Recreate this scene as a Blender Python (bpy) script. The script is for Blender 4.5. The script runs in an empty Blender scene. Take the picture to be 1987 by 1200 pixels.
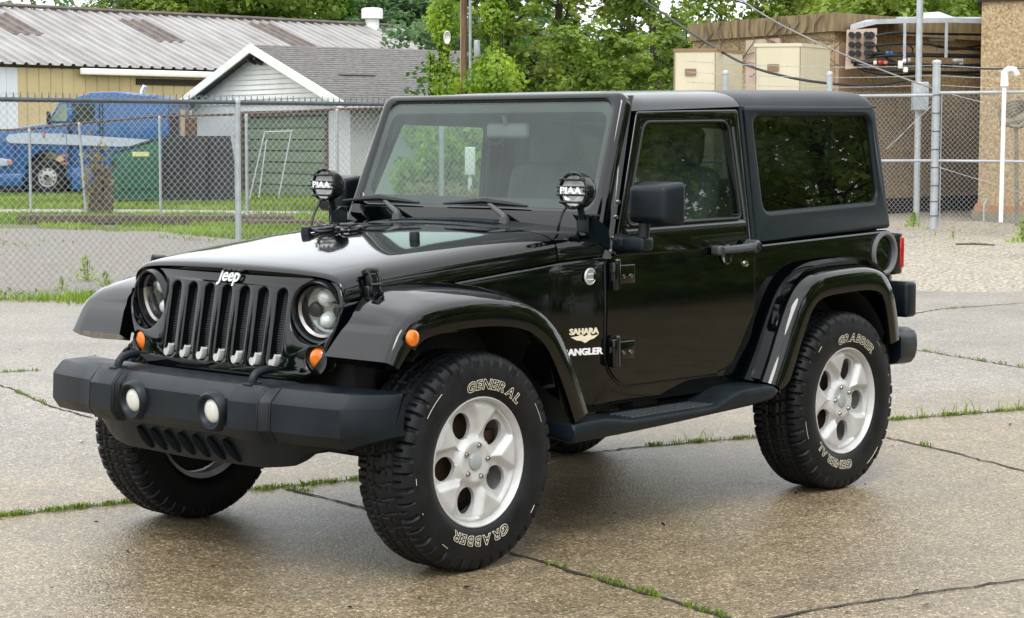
import bpy, bmesh, math, random
import numpy as np
from mathutils import Vector, Matrix
random.seed(7); rng = np.random.default_rng(11)
S = bpy.context.scene
COL = S.collection
R_ = math.radians
PI = math.pi

# ------------------------------------------------------------------ camera
CC = np.array([-5.443, -6.0247, 1.5888]); YAW, PITCH, ROLL, FPX = 0.8316, -0.0828, 0.0012, 3988.7
FW = np.array([math.sin(YAW)*math.cos(PITCH), math.cos(YAW)*math.cos(PITCH), math.sin(PITCH)])
RT = np.array([math.cos(YAW), -math.sin(YAW), 0.0]); UP = np.cross(RT, FW)
RT, UP = math.cos(ROLL)*RT+math.sin(ROLL)*UP, -math.sin(ROLL)*RT+math.cos(ROLL)*UP
cam = bpy.data.objects.new('camera', bpy.data.cameras.new('camera')); COL.objects.link(cam)
cam.matrix_world = Matrix(((RT[0], UP[0], -FW[0], CC[0]), (RT[1], UP[1], -FW[1], CC[1]), (RT[2], UP[2], -FW[2], CC[2]), (0, 0, 0, 1)))
cam.data.sensor_width = 36; cam.data.lens = FPX/1987*36
cam.data.clip_start = 0.1; cam.data.clip_end = 2000
S.camera = cam

# ------------------------------------------------------------------ sky, sun, exposure
SUN_EL, SUN_AZ = R_(52), R_(236)          # azimuth of the sun measured from +Y towards +X
w = bpy.data.worlds.new('World'); S.world = w; w.use_nodes = True
nt = w.node_tree; nt.nodes.clear()
def N(nt, t, **k):
    n = nt.nodes.new(t)
    for a, b in k.items(): setattr(n, a, b)
    return n
out = N(nt, 'ShaderNodeOutputWorld'); bg = N(nt, 'ShaderNodeBackground'); bg.inputs[1].default_value = 0.1
sky = N(nt, 'ShaderNodeTexSky', sky_type='NISHITA'); sky.sun_disc = False
sky.sun_elevation = SUN_EL; sky.sun_rotation = SUN_AZ
tc = N(nt, 'ShaderNodeTexCoord'); sep = N(nt, 'ShaderNodeSeparateXYZ'); nt.links.new(tc.outputs['Generated'], sep.inputs[0])
rmp = N(nt, 'ShaderNodeValToRGB')           # overcast deck: brighter towards the zenith
rmp.color_ramp.elements[0].position = 0.0; rmp.color_ramp.elements[0].color = (0.80, 0.83, 0.86, 1)
rmp.color_ramp.elements[1].position = 0.9; rmp.color_ramp.elements[1].color = (0.97, 0.99, 1.0, 1)
nt.links.new(sep.outputs[2], rmp.inputs[0])
nz = N(nt, 'ShaderNodeTexNoise'); nz.inputs['Scale'].default_value = 2.2; nz.inputs['Detail'].default_value = 5
nt.links.new(tc.outputs['Generated'], nz.inputs[0])
mr = N(nt, 'ShaderNodeMapRange'); mr.inputs[1].default_value = .3; mr.inputs[2].default_value = .7; mr.inputs[3].default_value = 17; mr.inputs[4].default_value = 26
nt.links.new(nz.outputs[0], mr.inputs[0])
ml = N(nt, 'ShaderNodeVectorMath', operation='SCALE'); nt.links.new(rmp.outputs[0], ml.inputs[0]); nt.links.new(mr.outputs[0], ml.inputs[3])
mx = N(nt, 'ShaderNodeMixRGB'); mx.inputs[0].default_value = 0.88
nt.links.new(sky.outputs[0], mx.inputs[1]); nt.links.new(ml.outputs[0], mx.inputs[2])
nt.links.new(mx.outputs[0], bg.inputs[0]); nt.links.new(bg.outputs[0], out.inputs[0])
sl = bpy.data.lights.new('sun', 'SUN'); sl.energy = 1.5; sl.angle = R_(22); sl.color = (1, .965, .91)
sun = bpy.data.objects.new('sun', sl); COL.objects.link(sun)
sdir = Vector((math.sin(SUN_AZ)*math.cos(SUN_EL), math.cos(SUN_AZ)*math.cos(SUN_EL), math.sin(SUN_EL)))
sun.rotation_euler = sdir.to_track_quat('Z', 'Y').to_euler(); sun.location = sdir*60
S.view_settings.view_transform = 'Standard'; S.view_settings.look = 'None'; S.view_settings.gamma = 1
S.view_settings.exposure = 0.12; S.view_settings.use_curve_mapping = False
S.cycles.max_bounces = 8; S.cycles.transparent_max_bounces = 16; S.cycles.caustics_reflective = False; S.cycles.caustics_refractive = False

# ------------------------------------------------------------------ places: photograph pixel -> point in the world
def ray(u, v): return FW + RT*(u-993.5)/FPX - UP*(v-600)/FPX
def P(u, v, D): return CC + ray(u, v)*D                       # at depth D along the view axis
def G(u, v, z=0.0): d = ray(u, v); return CC + d*(z-CC[2])/d[2]   # on the level z
def PX(u, v, ax, val): d = ray(u, v); return CC + d*(val-CC[ax])/d[ax]

# ------------------------------------------------------------------ mesh helpers
class MB:
    def __init__(s): s.v = []; s.f = []; s.mi = []
    def add(s, vs, fs, mi=0):
        o = len(s.v); s.v.extend([tuple(map(float, p)) for p in vs]); s.f.extend([tuple(i+o for i in f) for f in fs]); s.mi.extend([mi]*len(fs)); return s
    def box(s, c, d, rz=0, ry=0, rx=0, mi=0):
        M = Matrix.Rotation(rz, 3, 'Z') @ Matrix.Rotation(ry, 3, 'Y') @ Matrix.Rotation(rx, 3, 'X')
        vs = [Vector(c) + M @ Vector((a*d[0]/2, b*d[1]/2, e*d[2]/2)) for a in (-1, 1) for b in (-1, 1) for e in (-1, 1)]
        return s.add(vs, [(0, 1, 3, 2), (4, 6, 7, 5), (0, 4, 5, 1), (2, 3, 7, 6), (0, 2, 6, 4), (1, 5, 7, 3)], mi)
    def rbox(s, c, d, r=.01, seg=3, rz=0, ry=0, rx=0, mi=0):
        bm = bmesh.new(); bmesh.ops.create_cube(bm, size=1)
        for v in bm.verts: v.co = Vector((v.co.x*d[0], v.co.y*d[1], v.co.z*d[2]))
        bmesh.ops.bevel(bm, geom=bm.edges[:], offset=r, segments=seg, affect='EDGES', profile=.5)
        M = Matrix.Rotation(rz, 3, 'Z') @ Matrix.Rotation(ry, 3, 'Y') @ Matrix.Rotation(rx, 3, 'X')
        bm.verts.index_update()
        s.add([Vector(c)+M @ v.co for v in bm.verts], [[v.index for v in f.verts] for f in bm.faces], mi); bm.free(); return s
    def grid(s, rows, closed=False, mi=0):
        n = len(rows); m = len(rows[0]); fs = []
        for i in range(n-1):
            for j in range(m if closed else m-1):
                k = (j+1) % m; fs.append((i*m+j, i*m+k, (i+1)*m+k, (i+1)*m+j))
        return s.add([p for r in rows for p in r], fs, mi)
    def loft(s, secs, caps=True, mi=0):
        s.grid(secs, True, mi)
        if caps:
            m = len(secs[0]); s.add(secs[0], [tuple(range(m))[::-1]], mi); s.add(secs[-1], [tuple(range(m))], mi)
        return s
    def tube(s, pts, r, n=8, caps=True, closed=False, mi=0):
        pts = [Vector(p) for p in pts]; m = len(pts); rs = r if hasattr(r, '__len__') else [r]*m
        secs = []; prev = None
        for i, p in enumerate(pts):
            a = pts[(i-1) % m] if (closed or i > 0) else p; b = pts[(i+1) % m] if (closed or i < m-1) else p
            t = (b-a).normalized() if (b-a).length > 1e-9 else Vector((0, 0, 1))
            if prev is None:
                ref = Vector((0, 0, 1)) if abs(t.z) < .9 else Vector((1, 0, 0)); x = t.cross(ref).normalized()
            else:
                x = (prev - t*prev.dot(t)).normalized()
            prev = x; y = t.cross(x)
            secs.append([p + (x*math.cos(2*PI*k/n)+y*math.sin(2*PI*k/n))*rs[i] for k in range(n)])
        if closed: secs.append(secs[0])
        return s.loft(secs, caps and not closed, mi)
    def lathe(s, prof, n=32, axis='y', c=(0, 0, 0), mi=0, caps=False):
        # prof: (radius, height along axis)
        rows = []
        for r, h in prof:
            row = []
            for k in range(n):
                a = 2*PI*k/n
                if axis == 'y': p = (c[0]+r*math.cos(a), c[1]+h, c[2]+r*math.sin(a))
                elif axis == 'z': p = (c[0]+r*math.cos(a), c[1]+r*math.sin(a), c[2]+h)
                else: p = (c[0]+h, c[1]+r*math.cos(a), c[2]+r*math.sin(a))
                row.append(p)
            rows.append(row)
        return s.loft(rows, caps, mi)
    def sweep(s, frames, caps=True, mi=0): return s.loft(frames, caps, mi)
    def merge(s, o, M=None, mi=None):
        vs = o.v if M is None else [M @ Vector(p) for p in o.v]
        k = len(s.v); s.v.extend([tuple(p) for p in vs]); s.f.extend([tuple(i+k for i in f) for f in o.f]); s.mi.extend(o.mi if mi is None else [mi]*len(o.f)); return s
    def map(s, fn): s.v = [tuple(fn(*p)) for p in s.v]; return s
    def build(s, name, mats, parent=None, angle=35, recalc=True, flat=False):
        me = bpy.data.meshes.new(name); me.from_pydata(s.v, [], s.f); me.validate()
        if not isinstance(mats, (list, tuple)): mats = [mats]
        for m in mats: me.materials.append(m)
        if len(mats) > 1 and len(me.polygons) == len(s.mi): me.polygons.foreach_set('material_index', s.mi)
        if recalc:
            bm = bmesh.new(); bm.from_mesh(me); bmesh.ops.remove_doubles(bm, verts=bm.verts, dist=1e-5)
            bmesh.ops.recalc_face_normals(bm, faces=bm.faces); bm.to_mesh(me); bm.free()
        if not flat:
            me.shade_smooth(); me.set_sharp_from_angle(angle=R_(angle))
        o = bpy.data.objects.new(name, me); COL.objects.link(o)
        if parent is not None: o.parent = parent
        return o
def tag(o, label=None, cat=None, group=None, kind=None):
    if label: o['label'] = label
    if cat: o['category'] = cat
    if group: o['group'] = group
    if kind: o['kind'] = kind
    return o
def thing(name, label, cat, loc=(0, 0, 0), rz=0, group=None):
    o = bpy.data.objects.new(name, None); COL.objects.link(o); o.location = loc; o.rotation_euler = (0, 0, rz); o.empty_display_size = .2
    return tag(o, label, cat, group)
def dup(o, parent=None, recurse=True):
    c = o.copy(); COL.objects.link(c); c.parent = parent
    for ch in o.children: dup(ch, c)
    return c
def rpoly(pts, rad, seg=6):
    """closed 2-D polygon with rounded corners"""
    n = len(pts); res = []; rr = rad if hasattr(rad, '__len__') else [rad]*n
    for i in range(n):
        p = Vector(pts[i]); a = (Vector(pts[i-1])-p); b = (Vector(pts[(i+1) % n])-p)
        r = rr[i]
        if r < 1e-5: res.append((p.x, p.y)); continue
        la, lb = a.length, b.length; a.normalize(); b.normalize(); ang = a.angle(b); d = min(r/math.tan(ang/2), la*.49, lb*.49)
        r2 = d*math.tan(ang/2); cdir = (a+b).normalized(); c = p+cdir*(r2/math.sin(ang/2))
        t0 = p+a*d-c; t1 = p+b*d-c; a0 = math.atan2(t0.y, t0.x); a1 = math.atan2(t1.y, t1.x); da = (a1-a0+PI) % (2*PI)-PI
        for k in range(seg+1):
            t = a0+da*k/seg; res.append((c.x+r2*math.cos(t), c.y+r2*math.sin(t)))
    return res
def curve_mesh(cu):
    ob = bpy.data.objects.new('tmp', cu); me = ob.to_mesh()
    vs = [tuple(v.co) for v in me.vertices]; fs = [tuple(p.vertices) for p in me.polygons]
    ob.to_mesh_clear(); bpy.data.objects.remove(ob); return vs, fs
def plate(outer, holes=(), depth=.02, bevel=0.0, bres=2, fn=None):
    """flat plate with holes: returns MB with verts (a, b, w), w in -depth..depth"""
    cu = bpy.data.curves.new('plate', 'CURVE'); cu.dimensions = '2D'; cu.fill_mode = 'BOTH'; cu.extrude = depth; cu.bevel_depth = bevel; cu.bevel_resolution = bres
    if bevel: cu.offset = -bevel
    for loop in [outer]+list(holes):
        sp = cu.splines.new('POLY'); sp.points.add(len(loop)-1); sp.use_cyclic_u = True
        for q, p in zip(sp.points, loop): q.co = (p[0], p[1], 0, 1)
    vs, fs = curve_mesh(cu); bpy.data.curves.remove(cu)
    m = MB(); m.add([fn(*p) for p in vs] if fn else vs, fs); return m
def text_mb(txt, size=1, depth=.01, bold=0.0, outline=None, space=1.0, shear=0):
    cu = bpy.data.curves.new('txt', 'FONT'); cu.body = txt; cu.size = size; cu.align_x = 'CENTER'; cu.align_y = 'CENTER'; cu.space_character = space; cu.shear = shear
    cu.resolution_u = 3
    if outline: cu.fill_mode = 'NONE'; cu.bevel_depth = outline; cu.bevel_resolution = 0; cu.offset = bold
    else: cu.extrude = depth; cu.offset = bold
    vs, fs = curve_mesh(cu); bpy.data.curves.remove(cu)
    m = MB(); m.add(vs, fs); return m
def lerp(x, xs, ys): return float(np.interp(x, xs, ys))
def circ(n, cx, cy, r, ry=None, a0=0): return [(cx+r*math.cos(a0+2*PI*k/n), cy+(ry or r)*math.sin(a0+2*PI*k/n)) for k in range(n)]
def spline(pts, n=8):
    """Catmull-Rom through points (tuples of any size)"""
    P_ = [np.array(p, float) for p in pts]; res = []
    for i in range(len(P_)-1):
        p0 = P_[max(i-1, 0)]; p1 = P_[i]; p2 = P_[i+1]; p3 = P_[min(i+2, len(P_)-1)]
        for k in range(n):
            t = k/n; res.append(tuple(.5*((2*p1)+(-p0+p2)*t+(2*p0-5*p1+4*p2-p3)*t*t+(-p0+3*p1-3*p2+p3)*t**3)))
    res.append(tuple(P_[-1])); return res

# ------------------------------------------------------------------ materials
def pm(name, col, rough=.5, metal=0, var=.12, scale=6, bump=0, bscale=60, coat=0, rvar=.0, spec=.5, col2=None, stretch=None, trans=0, detail=6):
    m = bpy.data.materials.new(name); m.use_nodes = True; t = m.node_tree; b = t.nodes['Principled BSDF']
    tc = N(t, 'ShaderNodeTexCoord'); src = tc.outputs['Object']
    if stretch:
        mp = N(t, 'ShaderNodeMapping'); mp.inputs['Scale'].default_value = stretch; t.links.new(src, mp.inputs[0]); src = mp.outputs[0]
    nz = N(t, 'ShaderNodeTexNoise'); nz.inputs['Scale'].default_value = scale; nz.inputs['Detail'].default_value = detail; t.links.new(src, nz.inputs[0])
    cr = N(t, 'ShaderNodeValToRGB'); e = cr.color_ramp.elements; e[0].position = .3; e[1].position = .7
    c2 = col2 or tuple(min(1, c*(1+var)) for c in col); c1 = col if col2 else tuple(c*(1-var) for c in col)
    e[0].color = (*c1, 1); e[1].color = (*c2, 1)
    t.links.new(nz.outputs[0], cr.inputs[0]); t.links.new(cr.outputs[0], b.inputs['Base Color'])
    b.inputs['Roughness'].default_value = rough; b.inputs['Metallic'].default_value = metal; b.inputs['Specular IOR Level'].default_value = spec
    b.inputs['Coat Weight'].default_value = coat; b.inputs['Coat Roughness'].default_value = .03
    if rvar:
        mr = N(t, 'ShaderNodeMapRange'); mr.inputs[1].default_value = .3; mr.inputs[2].default_value = .7; mr.inputs[3].default_value = max(0, rough-rvar); mr.inputs[4].default_value = rough+rvar
        t.links.new(nz.outputs[0], mr.inputs[0]); t.links.new(mr.outputs[0], b.inputs['Roughness'])
    if bump:
        n2 = N(t, 'ShaderNodeTexNoise'); n2.inputs['Scale'].default_value = bscale; n2.inputs['Detail'].default_value = 4; t.links.new(src, n2.inputs[0])
        bp = N(t, 'ShaderNodeBump'); bp.inputs['Strength'].default_value = bump; bp.inputs['Distance'].default_value = .01
        t.links.new(n2.outputs[0], bp.inputs['Height']); t.links.new(bp.outputs[0], b.inputs['Normal'])
    return m
def glass(name, tint, alpha, rough=0.0, ior=1.5):
    """thin sheet glass: tinted see-through mixed with a fresnel mirror"""
    m = bpy.data.materials.new(name); m.use_nodes = True; t = m.node_tree; t.nodes.clear()
    o = N(t, 'ShaderNodeOutputMaterial'); tr = N(t, 'ShaderNodeBsdfTransparent'); tr.inputs[0].default_value = (*tint, 1)
    df = N(t, 'ShaderNodeBsdfDiffuse'); df.inputs[0].default_value = (.42, .60, .55, 1)  # pale green diffuse veil painted in for sky sheen on the glass
    nz = N(t, 'ShaderNodeTexNoise'); nz.inputs['Scale'].default_value = 3; tc = N(t, 'ShaderNodeTexCoord'); t.links.new(tc.outputs['Object'], nz.inputs[0])
    ma = N(t, 'ShaderNodeMath', operation='MULTIPLY'); ma.inputs[1].default_value = alpha*2; t.links.new(nz.outputs[0], ma.inputs[0])
    m1 = N(t, 'ShaderNodeMixShader'); t.links.new(ma.outputs[0], m1.inputs[0]); t.links.new(tr.outputs[0], m1.inputs[1]); t.links.new(df.outputs[0], m1.inputs[2])
    gl = N(t, 'ShaderNodeBsdfGlossy'); gl.inputs['Roughness'].default_value = rough
    fr = N(t, 'ShaderNodeFresnel'); ge = N(t, 'ShaderNodeNewGeometry'); mi = N(t, 'ShaderNodeMapRange'); mi.inputs[3].default_value = ior; mi.inputs[4].default_value = 1/ior
    t.links.new(ge.outputs['Backfacing'], mi.inputs[0]); t.links.new(mi.outputs[0], fr.inputs[0])
    m2 = N(t, 'ShaderNodeMixShader'); t.links.new(fr.outputs[0], m2.inputs[0]); t.links.new(m1.outputs[0], m2.inputs[1]); t.links.new(gl.outputs[0], m2.inputs[2])
    t.links.new(m2.outputs[0], o.inputs[0]); return m
def leafmat(name, c1, c2, c3):
    m = bpy.data.materials.new(name); m.use_nodes = True; t = m.node_tree; t.nodes.clear()
    o = N(t, 'ShaderNodeOutputMaterial'); at = N(t, 'ShaderNodeAttribute', attribute_name='tone')
    cr = N(t, 'ShaderNodeValToRGB'); e = cr.color_ramp.elements; e[0].color = (*c1, 1); e[1].color = (*c3, 1); x = e.new(.55); x.color = (*c2, 1)
    t.links.new(at.outputs['Fac'], cr.inputs[0])
    b = N(t, 'ShaderNodeBsdfPrincipled'); b.inputs['Roughness'].default_value = .45; b.inputs['Specular IOR Level'].default_value = .35
    t.links.new(cr.outputs[0], b.inputs['Base Color']); tl = N(t, 'ShaderNodeBsdfTranslucent')
    hs = N(t, 'ShaderNodeHueSaturation'); hs.inputs['Value'].default_value = 1.5; hs.inputs['Saturation'].default_value = 1.15; t.links.new(cr.outputs[0], hs.inputs['Color']); t.links.new(hs.outputs[0], tl.inputs[0])
    mx = N(t, 'ShaderNodeMixShader'); mx.inputs[0].default_value = .42; t.links.new(b.outputs[0], mx.inputs[1]); t.links.new(tl.outputs[0], mx.inputs[2]); t.links.new(mx.outputs[0], o.inputs[0])
    return m
M = {}
M['paint'] = pm('black_paint', (.0012, .0020, .0026), .05, var=.3, scale=3, coat=.25, bump=.010, bscale=9, rvar=.02, spec=.42)
M['satin'] = pm('hardtop_black', (.0035, .0085, .0115), .40, var=.08, scale=5, bump=.05, bscale=500, rvar=.03, spec=.22)
M['plastic'] = pm('bumper_plastic', (.0040, .0080, .0118), .38, var=.35, scale=7, bump=.12, bscale=380, rvar=.08, spec=.30)
M['dark'] = pm('underbody_black', (.006, .006, .006), .7, var=.3, scale=6)
M['rubberseal'] = pm('seal_rubber', (.004, .004, .0045), .5)
M['tyre'] = pm('tyre_rubber', (.0055, .0063, .0078), .52, var=.5, scale=14, bump=.15, bscale=120, rvar=.08, spec=.28)
M['tyrewhite'] = pm('tyre_letter_white', (.62, .58, .46), .6, var=.12, scale=60)
M['alloy'] = pm('silver_alloy', (.55, .55, .545), .40, metal=.25, var=.13, scale=14, rvar=.06)
M['chrome'] = pm('chrome', (.78, .79, .80), .08, metal=1, var=.03)
M['steel'] = pm('nut_steel', (.35, .34, .33), .25, metal=1, var=.1, scale=30)
M['rust'] = pm('brake_rust', (.06, .035, .022), .6, metal=.4, var=.4, scale=25)
M['silverbadge'] = pm('badge_silver', (.72, .73, .74), .3, metal=.4, var=.03)
M['cream'] = pm('badge_cream', (.78, .70, .52), .5, var=.05)
M['white'] = pm('white_print', (.85, .86, .87), .5, var=.03)
M['amber'] = pm('amber_lens', (.72, .17, .008), .12, var=.35, scale=35, coat=.5)
M['red'] = pm('red_lens', (.42, .006, .008), .15, var=.2, scale=30, coat=.5)
M['foglens'] = pm('fog_lens', (.64, .65, .61), .15, var=.06, scale=40, coat=.6)
M['lens'] = pm('lamp_reflector', (.36, .38, .39), .12, metal=.6, var=.25, scale=22)
M['bulb'] = pm('lamp_projector', (.80, .82, .82), .08, metal=.15, var=.15, scale=30, coat=.5)
M['grey'] = pm('grey_plastic', (.14, .145, .15), .5, var=.1)
M['galvshade'] = pm('galvanised_shade', (.085, .098, .11), .5, metal=.2, var=.2, scale=9)  # darker copy of the galvanised steel: backlit shade put into the colour
M['roofpaint'] = pm('roof_gloss_black', (.004, .0075, .0095), .28, var=.1, scale=4, coat=.3)
M['blackgloss'] = pm('black_gloss_plastic', (.008, .009, .010), .16, var=.2, scale=20)
M['blackmetal'] = pm('black_metal', (.012, .013, .015), .35, var=.2, scale=20)
M['wipers'] = pm('wiper_grey', (.05, .056, .06), .4, var=.1)
M['fabric'] = pm('seat_fabric', (.075, .08, .082), .85, var=.15, scale=60, bump=.2, bscale=300)
M['interior'] = pm('interior_plastic', (.032, .036, .038), .6, var=.1)
M['glass'] = glass('windscreen_glass', (.90, 1.0, .96), .062, ior=1.52)  # strongest veil: the milky sky reflection is painted into the windscreen
M['sideglass'] = glass('door_glass', (.56, .66, .62), .008, ior=1.95)
M['privacy'] = glass('privacy_glass', (.09, .105, .10), .003, ior=2.0)
M['clear'] = glass('clear_lens', (.93, .95, .95), .01)
M['galv'] = pm('galvanised_steel', (.40, .43, .45), .42, metal=.35, var=.14, scale=9, rvar=.08)
M['galvlight'] = pm('galvanised_bright', (.44, .47, .50), .45, metal=.25, var=.12, scale=7)
M['wire'] = pm('fence_wire', (.42, .45, .46), .42, metal=.4, var=.12, scale=8)
M['rustpipe'] = pm('rusty_pipe', (.075, .034, .022), .8, var=.4, scale=9, col2=(.13, .075, .05))
M['wood'] = pm('weathered_wood', (.10, .075, .055), .85, var=.35, scale=5, stretch=(6, 6, 1), bump=.4, bscale=30)
M['polewood'] = pm('pole_wood', (.16, .095, .06), .85, var=.35, scale=5, stretch=(6, 6, .6), bump=.4, bscale=30)
M['bark'] = pm('bark', (.035, .027, .02), .9, var=.4, scale=8, stretch=(4, 4, 1), bump=.6, bscale=20)
M['twig'] = pm('dry_twig', (.12, .085, .055), .9, var=.3, scale=20)
M['trunkgrey'] = pm('trunk_grey', (.085, .075, .06), .9, var=.35, scale=8, stretch=(4, 4, 1), bump=.6, bscale=20)
M['leaf'] = leafmat('maple_leaf', (.080, .128, .026), (.185, .265, .052), (.37, .44, .12))
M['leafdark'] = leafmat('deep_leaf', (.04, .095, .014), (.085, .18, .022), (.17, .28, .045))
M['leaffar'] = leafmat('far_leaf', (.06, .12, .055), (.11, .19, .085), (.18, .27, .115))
M['ivy'] = leafmat('ivy_leaf', (.085, .16, .014), (.20, .32, .026), (.40, .50, .08))
M['grass'] = leafmat('grass_blade', (.11, .17, .025), (.235, .34, .055), (.40, .48, .16))
M['moss'] = leafmat('moss_tuft', (.07, .11, .02), (.16, .24, .04), (.28, .36, .09))
M['litter'] = leafmat('leaf_scrap', (.012, .008, .006), (.05, .03, .018), (.20, .14, .08))
M['void'] = pm('vent_void', (.006, .006, .007), .9, spec=.05)
M['dry'] = leafmat('dry_weed', (.16, .10, .045), (.20, .17, .07), (.30, .26, .12))
# ------------------------------------------------------------------ the car (front axle at x=0, nose towards -x, driver's side at -y)
car = thing('offroad_car', 'glossy black two-door off-road car with hardtop and silver wheels parked on the wet concrete', 'car')
HW = lambda x: lerp(x, [-.45, 0, .65, .87, 1.85, 3.0], [.605, .655, .715, .778, .80, .79])     # half width of the tub at the belt
BELT = lambda x: lerp(x, [-.45, .65, .87, 1.85, 3.0], [.992, 1.100, 1.118, 1.128, 1.160])
def crown(z): return -.010*((z-.92)/.3)**2
def ysurf(x, z): return HW(x)+crown(z)
def UPY(z): return .786-.142*(z-1.13)          # tumblehome above the belt

# ---- tub
def tub_side(s):
    xs = np.concatenate([np.linspace(-.42, .42, 15), np.linspace(.46, .62, 9), np.linspace(.68, 1.88, 21), np.linspace(1.90, 2.12, 9), np.linspace(2.2, 2.72, 7), np.linspace(2.76, 2.90, 7), np.array([2.96, 2.985, 3.0])])
    zlo = lambda x: lerp(x, [-.42, .42, .60, .62, 1.88, 1.93, 2.12, 2.76, 2.88, 3.0], [.86, .86, .53, .515, .515, .53, .93, .93, .62, .60])
    m = MB(); rows = []
    for x in xs:
        a, b = zlo(x), BELT(x); e = 0 if x < 2.95 else (.02 if x > 2.99 else .004)
        row = [(x, s*(ysurf(x, a)-.03), a)]
        for k in range(13):
            z = a+(b-.012-a)*k/12; row.append((x, s*(ysurf(x, z)-e), z))
        row += [(x, s*(ysurf(x, b)-.003-e), b-.004), (x, s*(ysurf(x, b)-.010-e), b), (x, s*(ysurf(x, b)-.07), b+.001)]
        rows.append(row)
    m.grid(rows)
    return m
tb = MB()
for s in (-1, 1): tb.merge(tub_side(s))
tb.box((2.99, 0, .87), (.03, 1.52, .56)); tb.box((1.95, 0, 1.128), (2.0, 1.44, .006)) if False else None
tub = tb.build('tub', M['paint'], car, angle=50, recalc=False)
tag(tub)
ch = MB()
ch.box((1.28, 0, .62), (3.2, 1.12, .26)); ch.box((.22, 0, .86), (.84, 1.12, .22)); ch.box((2.42, 0, .80), (1.05, 1.30, .30)); ch.box((1.25, 0, .555), (1.30, 1.34, .07))  # big dark boxes added inside the body to block light through it
for s in (-1, 1):
    ch.box((1.15, s*.42, .50), (3.2, .09, .13)); ch.box((.86, s*.62, .82), (.60, .10, .55)); ch.box((2.95, s*.60, .66), (.12, .3, .4)); ch.box((-.30, s*.56, .80), (.10, .10, .26))
ch.tube([(2.424, -.72, .40), (2.424, .72, .40)], .042, 10); ch.tube([(0, -.72, .40), (0, .72, .40)], .042, 10)
ch.rbox((2.40, .05, .40), (.26, .28, .26), .08); ch.rbox((0, .25, .40), (.26, .26, .26), .08)
ch.tube([(1.45, -.46, .43), (2.36, -.50, .40)], .028, 8); ch.tube([(1.45, .46, .43), (2.36, .50, .40)], .028, 8); ch.tube([(.95, -.46, .43), (.1, -.5, .38)], .028, 8)
ch.rbox((1.42, -.50, .44), (.17, .10, .13), .02); ch.rbox((1.5, .1, .46), (.6, .5, .12), .04)
ch.tube([(-.36, -.6, .47), (-.30, .62, .42)], .022, 8)
for s in (-1, 1): ch.tube([(.02, s*.50, .42), (.02, s*.47, .85)], .05, 12); ch.tube([(2.44, s*.52, .42), (2.50, s*.48, .85)], .035, 12)
chas = ch.build('chassis', M['dark'], car)

# ---- hood and cowl
def zc(x): return lerp(x, [-.447, -.444, -.437, -.42, -.39, -.30, 0, .27, .64, .9], [1.098, 1.107, 1.114, 1.121, 1.128, 1.142, 1.173, 1.200, 1.232, 1.246])
def hood_w(x): return lerp(x, [-.45, -.30, 0, .65, .87, .95], [.606, .616, .648, .706, .768, .775])
def hood_sec(x, n=17, drop=True):
    wd = hood_w(x); zb = BELT(x)+.006; z0 = zc(x); pts = []
    fr = [0, .15, .3, .45, .58, .68, .75, .81, .86, .895, .925, .952, .974, .990, 1.0, 1.0]
    dp = [0, .001, .003, .007, .012, .018, .024, .031, .040, .050, .063, .080, .102, .130, .170, 1]
    sc = (z0-zb)/.205 if (z0-zb) < .205 else 1
    for f, d in zip(fr, dp):
        z = z0-d*sc*.8 if d < 1 else zb
        pts.append((f*wd, max(z, zb)))
    return pts
def hood_grid(xs, m, yfun=None):
    rows = []
    for x in xs:
        h = hood_sec(x)
        row = [(x+.016+.030*(abs(y)/.6)**2.2*max(0, min(1, (-.15-x)/.3)), -y, z) for y, z in h[::-1]]+[(x+.016+.030*(abs(y)/.6)**2.2*max(0, min(1, (-.15-x)/.3)), y, z) for y, z in h[1:]]
        rows.append(row)
    m.grid(rows); return rows
hm = MB(); r_ = hood_grid([-.447, -.444, -.437, -.428, -.415, -.39, -.36, -.32, -.28, -.2, -.1, 0, .1, .2, .27, .35, .45, .55, .60, .63, .636], hm)
hm.grid([r_[0], [(p[0]+.02, p[1]*.99, p[2]-.015) for p in r_[0]]]); hm.grid([r_[-1], [(p[0], p[1]*.98, p[2]-.03) for p in r_[-1]]])
hood = hm.build('hood', M['paint'], car, angle=60, recalc=False)
cm = MB(); r2 = hood_grid([.644, .66, .70, .76, .80, .84, .87, .90], cm)
cm.grid([r2[0], [(p[0], p[1]*.98, p[2]-.03) for p in r2[0]]]); cm.build('cowl', M['paint'], car, angle=60, recalc=False)
cg = MB()
cg.loft([[(x, y, zc(x)-.030*(abs(y)/.6)**2+dz) for x, dz in ((.675, -.02), (.675, .003), (.69, .008), (.86, .010), (.87, -.02))] for y in np.linspace(-.60, .60, 13)])
for k in range(26): cg.box((.745, -.30+.60*k/25, zc(.745)+.008-.030*(abs(-.30+.60*k/25)/.6)**2), (.06, .010, .008))
cg.build('cowl_vent', M['plastic'], car)
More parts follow.
